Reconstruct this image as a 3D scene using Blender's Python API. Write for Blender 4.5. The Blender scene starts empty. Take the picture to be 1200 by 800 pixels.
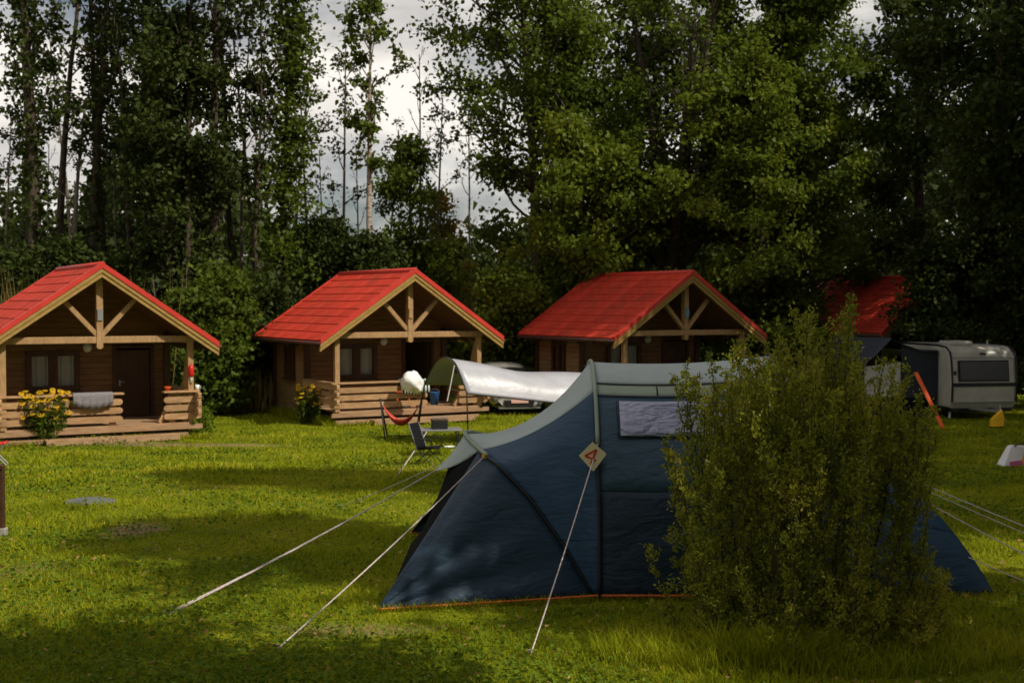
import bpy, math, random
import numpy as np
from mathutils import Vector, Matrix
PI = math.pi
SC = bpy.context.scene
COL = SC.collection
RNG = np.random.default_rng(7)
random.seed(7)

# ------------------------------------------------------------------ camera, sky, sun, exposure
CZ, PITCH, FPX = 2.7, math.atan(45 / 1500.0), 1500.0
cam_data = bpy.data.cameras.new('camera'); cam = bpy.data.objects.new('camera', cam_data); COL.objects.link(cam)
cam.location = (0, 0, CZ); cam.rotation_euler = (PI / 2 - PITCH, 0, 0)
cam_data.sensor_width = 36; cam_data.lens = 45; cam_data.clip_end = 3000; cam_data.clip_start = 0.1
cam_data.dof.use_dof = True; cam_data.dof.focus_distance = 10.8; cam_data.dof.aperture_fstop = 3.6
SC.camera = cam
SUN_AZ, SUN_EL = math.radians(121), math.radians(47)       # azimuth clockwise from +Y
SD = Vector((math.sin(SUN_AZ) * math.cos(SUN_EL), math.cos(SUN_AZ) * math.cos(SUN_EL), math.sin(SUN_EL)))
sun_d = bpy.data.lights.new('sun', 'SUN'); sun = bpy.data.objects.new('sun', sun_d); COL.objects.link(sun)
sun_d.energy = 5.0; sun_d.angle = math.radians(0.53); sun_d.color = (1.0, 0.925, 0.79)
sun.rotation_mode = 'QUATERNION'; sun.rotation_quaternion = SD.to_track_quat('Z', 'Y'); sun.location = (30, -20, 40)
world = bpy.data.worlds.new('World'); SC.world = world; world.use_nodes = True
wt = world.node_tree; wn, wl = wt.nodes, wt.links
bg = wn['Background']; bg.inputs['Strength'].default_value = 0.05
sky = wn.new('ShaderNodeTexSky'); sky.sky_type = 'NISHITA'; sky.sun_disc = False
sky.sun_elevation = SUN_EL; sky.sun_rotation = SUN_AZ
wc = wn.new('ShaderNodeTexCoord'); wmap = wn.new('ShaderNodeMapping'); wmap.inputs['Scale'].default_value = (1.6, 1.6, 3.6)
wmap.inputs['Location'].default_value = (.35, .2, .1)
wnz = wn.new('ShaderNodeTexNoise'); wnz.inputs['Scale'].default_value = 2.2; wnz.inputs['Detail'].default_value = 8; wnz.inputs['Roughness'].default_value = .55
wr = wn.new('ShaderNodeValToRGB'); wr.color_ramp.elements[0].position = .36; wr.color_ramp.elements[1].position = .52
wnz2 = wn.new('ShaderNodeTexNoise'); wnz2.inputs['Scale'].default_value = 3.5; wnz2.inputs['Detail'].default_value = 6
wr2 = wn.new('ShaderNodeValToRGB')
wr2.color_ramp.elements[0].position = .35; wr2.color_ramp.elements[0].color = (11.5, 11.1, 10.9, 1)
wr2.color_ramp.elements[1].position = .62; wr2.color_ramp.elements[1].color = (23.0, 21.7, 20.0, 1)
wmix = wn.new('ShaderNodeMixRGB')
wl.new(wc.outputs['Generated'], wmap.inputs['Vector'])
for n_ in (wnz, wnz2): wl.new(wmap.outputs['Vector'], n_.inputs['Vector'])
wl.new(wnz.outputs['Fac'], wr.inputs['Fac']); wl.new(wnz2.outputs['Fac'], wr2.inputs['Fac'])
wl.new(wr.outputs['Color'], wmix.inputs['Fac']); wl.new(sky.outputs['Color'], wmix.inputs['Color1']); wl.new(wr2.outputs['Color'], wmix.inputs['Color2'])
wl.new(wmix.outputs['Color'], bg.inputs['Color'])
SC.view_settings.view_transform = 'Standard'; SC.view_settings.look = 'None'
SC.view_settings.exposure = -0.14; SC.view_settings.gamma = 1

# ------------------------------------------------------------------ helpers
def smooth01(t): t = np.clip(t, 0, 1); return t * t * (3 - 2 * t)
def gz(x, y):
    x = np.asarray(x, float); y = np.asarray(y, float)
    b = -0.65 * smooth01((y - 13) / 18.0)
    w = 0.018 * np.sin(x * 0.9 + y * 0.35) + 0.014 * np.sin(y * 1.3 - x * 0.4 + 1.0) + 0.012 * np.sin(x * 2.1 + 2.0) * np.sin(y * 1.9)
    return b + w
def g(x, y): return float(gz(x, y))
def ray(px, py):
    a, c = (px - 600) / FPX, (400 - py) / FPX
    y = math.cos(PITCH) + c * math.sin(PITCH); z = -math.sin(PITCH) + c * math.cos(PITCH)
    return a / y, z / y
def at(px, py, Y):
    a, z = ray(px, py); return Vector((a * Y, Y, CZ + z * Y))
def onground(px, py):
    a, z = ray(px, py); Y = 12.0
    for _ in range(40): Y = (g(a * Y, Y) - CZ) / z
    return Vector((a * Y, Y, g(a * Y, Y)))

def link(o, parent=None):
    COL.objects.link(o)
    if parent is not None: o.parent = parent
    return o
def tag(o, label=None, cat=None, group=None, kind=None):
    if label: o['label'] = label
    if cat: o['category'] = cat
    if group: o['group'] = group
    if kind: o['kind'] = kind
    return o
def thing(name, label, cat, loc=(0, 0, 0), rz=0, group=None):
    o = bpy.data.objects.new(name, None); o.empty_display_size = .2; link(o)
    o.location = loc; o.rotation_euler = (0, 0, rz)
    return tag(o, label, cat, group)
KIDS = {}
def copy_tree(o, parent=None):
    c = o.copy(); COL.objects.link(c)
    if parent is not None: c.parent = parent
    for ch in [k for k in bpy.data.objects if k.parent == o]: copy_tree(ch, c)
    return c

class MB:
    def __init__(s): s.v = []; s.f = []
    def add(s, vs, fs):
        b = len(s.v); s.v += [tuple(v) for v in vs]; s.f += [tuple(b + i for i in f) for f in fs]; return s
    def box(s, x0, x1, y0, y1, z0, z1):
        return s.add([(x0, y0, z0), (x1, y0, z0), (x1, y1, z0), (x0, y1, z0), (x0, y0, z1), (x1, y0, z1), (x1, y1, z1), (x0, y1, z1)],
                     [(0, 3, 2, 1), (4, 5, 6, 7), (0, 1, 5, 4), (1, 2, 6, 5), (2, 3, 7, 6), (3, 0, 4, 7)])
    def prism(s, poly, a, b, fn):                       # poly in 2D, extruded between a and b; fn(p0,p1,t)->xyz
        n = len(poly)
        vs = [fn(p[0], p[1], a) for p in poly] + [fn(p[0], p[1], b) for p in poly]
        fs = [tuple(range(n)), tuple(range(2 * n - 1, n - 1, -1))] + [(i, n + i, n + (i + 1) % n, (i + 1) % n) for i in range(n)]
        return s.add(vs, fs)
    def bar(s, p, q, w, h, up=(0, 0, 1)):
        p, q = Vector(p), Vector(q); d = (q - p).normalized(); u = Vector(up)
        sx = d.cross(u)
        if sx.length < 1e-4: sx = d.cross(Vector((0, 1, 0)))
        sx.normalize(); uu = sx.cross(d).normalized()
        vs = []
        for c in (p, q):
            for a, b in ((-1, -1), (1, -1), (1, 1), (-1, 1)): vs.append(c + sx * a * w / 2 + uu * b * h / 2)
        return s.add(vs, [(0, 1, 2, 3), (7, 6, 5, 4), (0, 4, 5, 1), (1, 5, 6, 2), (2, 6, 7, 3), (3, 7, 4, 0)])
    def tube(s, pts, r, n=6, cap=True):
        pts = [Vector(p) for p in pts]; m = len(pts)
        rs = r if hasattr(r, '__len__') else [r] * m
        vs = []; ref = Vector((.3, .2, 1))
        for i, p in enumerate(pts):
            d = (pts[min(i + 1, m - 1)] - pts[max(i - 1, 0)]).normalized()
            a = d.cross(ref)
            if a.length < .05: a = d.cross(Vector((1, 0, 0)))
            a.normalize(); b = d.cross(a)
            for k in range(n):
                t = 2 * PI * k / n; vs.append(p + (a * math.cos(t) + b * math.sin(t)) * rs[i])
        fs = [(i * n + k, i * n + (k + 1) % n, (i + 1) * n + (k + 1) % n, (i + 1) * n + k) for i in range(m - 1) for k in range(n)]
        if cap: fs += [tuple(range(n - 1, -1, -1)), tuple((m - 1) * n + k for k in range(n))]
        return s.add(vs, fs)
    def lathe(s, prof, c=(0, 0, 0), n=14):
        vs = [(c[0] + r * math.cos(2 * PI * k / n), c[1] + r * math.sin(2 * PI * k / n), c[2] + z) for r, z in prof for k in range(n)]
        m = len(prof)
        return s.add(vs, [(i * n + k, i * n + (k + 1) % n, (i + 1) * n + (k + 1) % n, (i + 1) * n + k) for i in range(m - 1) for k in range(n)])
    def grid(s, P):
        n, m = len(P), len(P[0])
        return s.add([p for r in P for p in r], [(i * m + j, i * m + j + 1, (i + 1) * m + j + 1, (i + 1) * m + j) for i in range(n - 1) for j in range(m - 1)])
    def build(s, name, mat, parent=None, smooth=False, bevel=0):
        me = bpy.data.meshes.new(name); me.from_pydata(s.v, [], s.f); me.update()
        if smooth: me.shade_smooth()
        if mat: me.materials.append(mat)
        o = link(bpy.data.objects.new(name, me), parent)
        if bevel:
            b = o.modifiers.new('bevel', 'BEVEL'); b.width = bevel; b.segments = 2; b.limit_method = 'ANGLE'
        return o

def np_mesh(name, V, F, mat, parent=None, smooth=False):
    V = np.ascontiguousarray(V, np.float32); F = np.ascontiguousarray(F, np.int32)
    me = bpy.data.meshes.new(name); k = F.shape[1]
    me.vertices.add(len(V)); me.vertices.foreach_set('co', V.ravel())
    me.loops.add(F.size); me.loops.foreach_set('vertex_index', F.ravel())
    me.polygons.add(len(F)); me.polygons.foreach_set('loop_start', np.arange(0, F.size, k, dtype=np.int32))
    me.update(calc_edges=True)
    if smooth: me.shade_smooth()
    if mat: me.materials.append(mat)
    return link(bpy.data.objects.new(name, me), parent)

def unit(v): return v / np.maximum(np.linalg.norm(v, axis=1, keepdims=True), 1e-9)
def leaf_arrays(P, D, L, W, rng, fold=.18, flat=0):
    n = len(P); R = rng.normal(size=(n, 3)) + np.array((0, 0, flat)); S = unit(np.cross(D, R)); N = np.cross(S, D)
    L = np.broadcast_to(L, n)[:, None]; W = np.broadcast_to(W, n)[:, None]
    V = np.empty((n, 4, 3))
    V[:, 0] = P; V[:, 2] = P + D * L
    V[:, 1] = P + D * L * .45 + S * W * .5 + N * W * fold; V[:, 3] = P + D * L * .45 - S * W * .5 + N * W * fold
    return V.reshape(-1, 3), np.arange(4 * n).reshape(n, 4)

# ------------------------------------------------------------------ materials
def mk(name, c1, c2=None, scale=6, rough=.7, bump=0, stretch=(1, 1, 1), spec=.3, metal=0, detail=6, coat=0, mid=None, coords='Object', lo=.35, hi=.65, bdist=.02):
    m = bpy.data.materials.new(name); m.use_nodes = True; nt = m.node_tree; n, l = nt.nodes, nt.links
    b = n['Principled BSDF']; b.inputs['Roughness'].default_value = rough; b.inputs['Specular IOR Level'].default_value = spec
    b.inputs['Metallic'].default_value = metal; b.inputs['Coat Weight'].default_value = coat
    if c2 is None: b.inputs['Base Color'].default_value = (*c1, 1)
    tc = n.new('ShaderNodeTexCoord'); mp = n.new('ShaderNodeMapping'); mp.inputs['Scale'].default_value = stretch
    l.new(tc.outputs[coords], mp.inputs['Vector'])
    nz = n.new('ShaderNodeTexNoise'); nz.inputs['Scale'].default_value = scale; nz.inputs['Detail'].default_value = detail; nz.inputs['Roughness'].default_value = .6
    l.new(mp.outputs['Vector'], nz.inputs['Vector'])
    if c2 is not None:
        r = n.new('ShaderNodeValToRGB'); e = r.color_ramp.elements
        e[0].position = lo; e[0].color = (*c1, 1); e[1].position = hi; e[1].color = (*c2, 1)
        l.new(nz.outputs['Fac'], r.inputs['Fac']); l.new(r.outputs['Color'], b.inputs['Base Color'])
    if bump:
        bp = n.new('ShaderNodeBump'); bp.inputs['Strength'].default_value = bump; bp.inputs['Distance'].default_value = bdist
        l.new(nz.outputs['Fac'], bp.inputs['Height']); l.new(bp.outputs['Normal'], b.inputs['Normal'])
    return m
def per_object(m, amt=.25):
    """each board or tile a slightly different tone of its own"""
    nt = m.node_tree; n, l = nt.nodes, nt.links; b = n['Principled BSDF']
    oi = n.new('ShaderNodeObjectInfo'); hs = n.new('ShaderNodeHueSaturation'); mr = n.new('ShaderNodeMapRange')
    mr.inputs['To Min'].default_value = 1 - amt; mr.inputs['To Max'].default_value = 1 + amt
    l.new(oi.outputs['Random'], mr.inputs['Value']); l.new(mr.outputs['Result'], hs.inputs['Value'])
    src = b.inputs['Base Color'].links
    if src: l.new(src[0].from_socket, hs.inputs['Color'])
    else: hs.inputs['Color'].default_value = b.inputs['Base Color'].default_value
    l.new(hs.outputs['Color'], b.inputs['Base Color']); return m
def leaf_mat(name, cols, trans=.3, rough=.55, patch=.5, patch_scale=.7, spec=.11):
    m = bpy.data.materials.new(name); m.use_nodes = True; nt = m.node_tree; n, l = nt.nodes, nt.links
    b = n['Principled BSDF']; out = n['Material Output']; b.inputs['Roughness'].default_value = rough; b.inputs['Specular IOR Level'].default_value = spec
    ge = n.new('ShaderNodeNewGeometry'); r = n.new('ShaderNodeValToRGB'); e = r.color_ramp.elements
    while len(e) < len(cols): e.new(.5)
    for i, c in enumerate(cols): e[i].position = i / max(1, len(cols) - 1); e[i].color = (*c, 1)
    tc = n.new('ShaderNodeTexCoord'); nz = n.new('ShaderNodeTexNoise'); nz.inputs['Scale'].default_value = patch_scale; nz.inputs['Detail'].default_value = 3
    l.new(tc.outputs['Object'], nz.inputs['Vector'])
    mx = n.new('ShaderNodeMix'); mx.inputs[0].default_value = patch
    mr = n.new('ShaderNodeMapRange'); mr.inputs['From Min'].default_value = .3; mr.inputs['From Max'].default_value = .7
    l.new(nz.outputs['Fac'], mr.inputs['Value'])
    l.new(ge.outputs['Random Per Island'], mx.inputs[2]); l.new(mr.outputs['Result'], mx.inputs[3])
    l.new(mx.outputs[0], r.inputs['Fac']); l.new(r.outputs['Color'], b.inputs['Base Color'])
    t = n.new('ShaderNodeBsdfTranslucent'); ms = n.new('ShaderNodeMixShader'); ms.inputs['Fac'].default_value = trans
    br = n.new('ShaderNodeHueSaturation'); br.inputs['Value'].default_value = 1.5; br.inputs['Hue'].default_value = .488
    l.new(r.outputs['Color'], br.inputs['Color']); l.new(br.outputs['Color'], t.inputs['Color'])
    l.new(b.outputs['BSDF'], ms.inputs[1]); l.new(t.outputs['BSDF'], ms.inputs[2]); l.new(ms.outputs['Shader'], out.inputs['Surface'])
    return m
def fabric(name, col, col2=None, trans=.2, rough=.6, bump=.5, spec=.3, wr=(1, 1, 1), wscale=4.0):
    m = mk(name, col, col2 or tuple(c * .85 for c in col), scale=2.2, rough=rough, spec=spec)
    nt = m.node_tree; n, l = nt.nodes, nt.links; b = n['Principled BSDF']; out = n['Material Output']
    tc = n.new('ShaderNodeTexCoord'); mp = n.new('ShaderNodeMapping'); mp.inputs['Scale'].default_value = wr
    mp.inputs['Rotation'].default_value = (0, math.radians(25), 0)
    l.new(tc.outputs['Object'], mp.inputs['Vector'])
    n1 = n.new('ShaderNodeTexNoise'); n1.inputs['Scale'].default_value = wscale; n1.inputs['Detail'].default_value = 5; n1.inputs['Distortion'].default_value = 1.2
    n2 = n.new('ShaderNodeTexNoise'); n2.inputs['Scale'].default_value = wscale * 5; n2.inputs['Detail'].default_value = 3
    l.new(mp.outputs['Vector'], n1.inputs['Vector']); l.new(mp.outputs['Vector'], n2.inputs['Vector'])
    mm = n.new('ShaderNodeMath'); mm.operation = 'MULTIPLY_ADD'; mm.inputs[1].default_value = .25
    l.new(n2.outputs['Fac'], mm.inputs[0]); l.new(n1.outputs['Fac'], mm.inputs[2])
    bp = n.new('ShaderNodeBump'); bp.inputs['Strength'].default_value = bump; bp.inputs['Distance'].default_value = .05
    l.new(mm.outputs['Value'], bp.inputs['Height']); l.new(bp.outputs['Normal'], b.inputs['Normal'])
    if trans:
        t = n.new('ShaderNodeBsdfTranslucent'); ms = n.new('ShaderNodeMixShader'); ms.inputs['Fac'].default_value = trans
        t.inputs['Color'].default_value = (*col, 1); l.new(bp.outputs['Normal'], t.inputs['Normal'])
        l.new(b.outputs['BSDF'], ms.inputs[1]); l.new(t.outputs['BSDF'], ms.inputs[2]); l.new(ms.outputs['Shader'], out.inputs['Surface'])
    return m
def glass_mat(name, tint=(.6, .62, .6), opaque=.35):
    m = bpy.data.materials.new(name); m.use_nodes = True; nt = m.node_tree; n, l = nt.nodes, nt.links
    b = n['Principled BSDF']; b.inputs['Base Color'].default_value = (.02, .02, .02, 1); b.inputs['Roughness'].default_value = .06; b.inputs['Specular IOR Level'].default_value = .6
    t = n.new('ShaderNodeBsdfTransparent'); t.inputs['Color'].default_value = (*tint, 1)
    ms = n.new('ShaderNodeMixShader'); ms.inputs['Fac'].default_value = opaque
    l.new(t.outputs['BSDF'], ms.inputs[1]); l.new(b.outputs['BSDF'], ms.inputs[2]); l.new(ms.outputs['Shader'], n['Material Output'].inputs['Surface'])
    return m

M = {}
M['log'] = per_object(mk('sunned_log_wood', (.30, .165, .075), (.44, .27, .135), scale=3, rough=.62, bump=.25, stretch=(1, 6, 8)), .14)
M['beam'] = mk('golden_beam_wood', (.30, .175, .075), (.42, .255, .12), scale=4, rough=.6, bump=.2, stretch=(6, 6, 1.2))
M['barge'] = mk('ochre_barge_board', (.27, .165, .042), (.37, .235, .070), scale=3, rough=.6, bump=.2, stretch=(2, 6, 6))
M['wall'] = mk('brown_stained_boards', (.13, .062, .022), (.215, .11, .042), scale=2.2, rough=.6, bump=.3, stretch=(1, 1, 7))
M['sidewall'] = mk('lit_tan_boards', (.20, .125, .05), (.30, .19, .085), scale=2.2, rough=.7, bump=.25, stretch=(1, 1, 7))  # lighter than the front wall: sunlight on the side walls put into the colour
M['darkwood'] = mk('dark_brown_wood', (.045, .02, .009), (.08, .036, .016), scale=4, rough=.55, bump=.2, stretch=(1, 5, 1))
M['under'] = mk('brown_roof_lining', (.10, .05, .02), (.15, .08, .033), scale=3, rough=.8, stretch=(1, 6, 1))
M['tile'] = per_object(mk('red_coated_roof_panel', (.32, .023, .012), (.50, .046, .024), scale=1.6, rough=.72, spec=.12, bump=.08, lo=.3, hi=.6, detail=9), .10)
def weather(m, col, scale, lo, hi, amt, stretch=(1, 1, 1)):
    """grime and lichen blotches of their own colour over a material"""
    nt = m.node_tree; n, l = nt.nodes, nt.links; b = n['Principled BSDF']; src = b.inputs['Base Color'].links[0].from_socket
    ge = n.new('ShaderNodeNewGeometry'); mp = n.new('ShaderNodeMapping'); mp.inputs['Scale'].default_value = stretch; l.new(ge.outputs['Position'], mp.inputs['Vector'])
    nz = n.new('ShaderNodeTexNoise'); nz.inputs['Scale'].default_value = scale; nz.inputs['Detail'].default_value = 9; nz.inputs['Roughness'].default_value = .7; l.new(mp.outputs['Vector'], nz.inputs['Vector'])
    mr = n.new('ShaderNodeMapRange'); mr.inputs['From Min'].default_value = lo; mr.inputs['From Max'].default_value = hi; mr.inputs['To Max'].default_value = amt; l.new(nz.outputs['Fac'], mr.inputs['Value'])
    mx = n.new('ShaderNodeMix'); mx.data_type = 'RGBA'; l.new(mr.outputs['Result'], mx.inputs[0]); l.new(src, mx.inputs[6]); mx.inputs[7].default_value = (*col, 1); l.new(mx.outputs[2], b.inputs['Base Color']); return m
weather(M['tile'], (.10, .045, .022), 1.3, .50, .78, .65); weather(M['tile'], (.20, .10, .04), 9, .60, .75, .5)
weather(M['log'], (.15, .10, .055), 3, .52, .75, .55); weather(M['beam'], (.16, .10, .055), 2.5, .52, .75, .5)
M['verge'] = mk('red_verge_metal', (.45, .032, .022), (.55, .045, .03), scale=3, rough=.45)
M['gutter'] = mk('dark_eaves_metal', (.05, .018, .012), (.08, .03, .02), rough=.5)
M['deck'] = per_object(mk('deck_planks', (.28, .165, .085), (.40, .25, .14), scale=3, rough=.7, bump=.3, stretch=(1, 7, 4)), .12)
M['glass'] = glass_mat('window_glass', (.92,.93,.92), .12)
M['curtain'] = mk('pale_curtain_cloth', (.74, .72, .64), (.84, .82, .74), scale=9, rough=.9, stretch=(6, 1, .6), bump=.4)
M['globe'] = mk('white_glass_globe', (.6, .58, .52), rough=.3)
M['white'] = mk('white_cotton', (.74, .74, .73), (.82, .82, .80), scale=4, rough=.85, bump=.5, bdist=.06)
M['greycloth'] = mk('grey_towel_cloth', (.15, .14, .15), (.23, .215, .22), scale=22, rough=.95, bump=.4)
M['teal'] = mk('teal_towel_cloth', (.03, .17, .22), (.05, .24, .30), scale=10, rough=.9)
M['dark'] = mk('black_powder_metal', (.015, .016, .017), rough=.45)
M['black'] = mk('black_woven_cloth', (.006, .006, .008), (.012, .012, .015), scale=20, rough=.9, spec=.1)
M['grey'] = mk('grey_metal', (.32, .33, .34), rough=.4, metal=.6)
M['red'] = mk('red_hammock_cloth', (.42, .045, .03), (.56, .09, .05), scale=8, rough=.85, stretch=(1, 8, 1))
M['redpl'] = mk('red_plastic', (.55, .02, .015), rough=.35)
M['orange'] = mk('orange_strap', (.75, .10, .015), (.85, .14, .03), rough=.6)
M['yellow'] = mk('yellow_plastic', (.62, .33, .01), (.75, .42, .02), rough=.45)
M['blue_pl'] = mk('blue_plastic', (.02, .11, .30), rough=.35)
M['petal'] = leaf_mat('yellow_petals', [(.46, .24, .01), (.60, .37, .015), (.5, .33, .02)], trans=.25)
M['cone'] = mk('brown_flower_heart', (.10, .045, .01), rough=.9)
M['stone'] = mk('grey_stone', (.07, .075, .085), (.13, .135, .14), scale=9, rough=.85, bump=.5)
M['concrete'] = mk('concrete_footing', (.25, .23, .20), (.36, .33, .29), scale=9, rough=.9, bump=.3)
M['bark'] = mk('dark_bark', (.030, .021, .014), (.085, .062, .043), scale=6, rough=.9, bump=.8, stretch=(3, 3, .6))
M['bark2'] = mk('grey_bark', (.11, .085, .063), (.25, .195, .15), scale=5, rough=.9, bump=.7, stretch=(3, 3, .7))
M['bark3'] = mk('birch_bark', (.15, .11, .085), (.40, .32, .26), scale=4, rough=.85, bump=.5, stretch=(1, 1, 4), lo=.4, hi=.55)
M['dry'] = mk('bare_dead_wood', (.13, .105, .085), (.24, .2, .16), scale=5, rough=.95, bump=.5, stretch=(3, 3, .6))
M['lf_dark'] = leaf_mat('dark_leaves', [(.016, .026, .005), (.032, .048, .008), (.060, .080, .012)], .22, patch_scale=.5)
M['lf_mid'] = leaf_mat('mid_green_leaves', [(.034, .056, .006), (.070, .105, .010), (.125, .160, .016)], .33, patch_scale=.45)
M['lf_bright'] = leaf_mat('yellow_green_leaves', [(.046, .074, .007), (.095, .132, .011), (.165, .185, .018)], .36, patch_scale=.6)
M['lf_bush'] = leaf_mat('bush_leaves', [(.060, .082, .007), (.135, .165, .012), (.25, .26, .02), (.32, .25, .04)], .34, patch_scale=1.6, patch=.45, spec=.2, rough=.5)
M['lf_tip'] = leaf_mat('young_bush_leaves', [(.14, .16, .012), (.26, .27, .02), (.36, .33, .04)], .36, patch_scale=1.6, patch=.3, spec=.2)
M['lf_gold'] = leaf_mat('golden_leaves', [(.14, .10, .01), (.24, .17, .015)], .35)
M['grass'] = leaf_mat('grass_blades', [(.100, .135, .006), (.185, .222, .008), (.275, .295, .012), (.38, .335, .045)], .34, patch_scale=.55, patch=.55, spec=.05, rough=.85)
M['clover'] = leaf_mat('broad_weed_leaves', [(.062, .108, .008), (.10, .155, .012), (.15, .20, .018)], .25, patch_scale=.8, spec=.08, rough=.8)
M['fallen'] = leaf_mat('fallen_brown_leaves', [(.16, .08, .03), (.32, .2, .06), (.42, .33, .12)], .1)
M['tall'] = leaf_mat('tall_dry_stalks', [(.10, .10, .02), (.22, .15, .05), (.30, .21, .09)], .2)
M['rope'] = mk('pale_twisted_cord', (.62, .55, .53), (.36, .28, .27), scale=60, rough=.8)
M['bluefab'] = fabric('blue_tent_cloth', (.022, .062, .122), trans=.15, bump=.55, rough=.55, wr=(1, 1, 2.6), wscale=2.6)
M['deepblue'] = fabric('deep_blue_tent_cloth', (.015, .039, .070), trans=.10, bump=.5, rough=.55, wr=(1, 1, 2.6), wscale=2.6)
M['slate'] = fabric('slate_blue_tent_cloth', (.042, .088, .135), trans=.15, bump=.5, rough=.55, wr=(1, 1, 2.6), wscale=2.6)
M['navy'] = fabric('navy_tent_cloth', (.012, .028, .050), trans=.08, bump=.6, rough=.55, wr=(1, 1, 2.6), wscale=2.6)
M['greyfab'] = fabric('pale_grey_tent_cloth', (.46, .53, .525), trans=.25, bump=.22, rough=.55)
M['greenfab'] = fabric('grey_green_tent_cloth', (.36, .43, .34), trans=.25, bump=.25, rough=.55)
M['silver'] = fabric('silver_coated_cloth', (.44, .44, .48), trans=.12, bump=.2, rough=.34, spec=.7, wr=(1, 1, 1), wscale=1.6)
M['clear'] = fabric('milky_window_film', (.20, .22, .37), (.33, .35, .52), trans=.1, bump=1.0, rough=.12, spec=1.0, wr=(1.1, 1, 3.6), wscale=3.4)
M['mesh'] = fabric('black_door_mesh', (.006, .0065, .008), trans=.03, bump=.3, rough=.9, spec=.06)
M['tape'] = mk('orange_ground_tape', (.55, .09, .02), (.65, .13, .03), rough=.7)
M['tagpaper'] = mk('cream_number_card', (.55, .50, .28), (.62, .56, .33), scale=5, rough=.6)
M['tagred'] = mk('red_number_paint', (.50, .02, .015), rough=.5)
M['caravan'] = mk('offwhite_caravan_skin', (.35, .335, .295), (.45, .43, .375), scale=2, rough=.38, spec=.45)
M['seal'] = mk('black_rubber_trim', (.012, .012, .013), rough=.5)
M['darkglass'] = mk('dark_window_glass', (.012, .012, .011), rough=.05, spec=.22)
M['tyre'] = mk('black_tyre', (.015, .015, .015), rough=.85)
M['carpaint'] = mk('silver_car_paint', (.52, .50, .46), rough=.28, metal=.55, coat=.6)
M['lampglass'] = mk('headlamp_glass', (.30, .31, .33), rough=.08, spec=.9, metal=.4)
M['plate'] = mk('pinkish_number_plate', (.62, .36, .30), rough=.4)
M['navyawn'] = fabric('dark_navy_awning_cloth', (.035, .042, .060), trans=.1, bump=.35)
M['awnwhite'] = fabric('white_awning_cloth', (.62, .60, .60), trans=.15, bump=.35)

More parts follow.
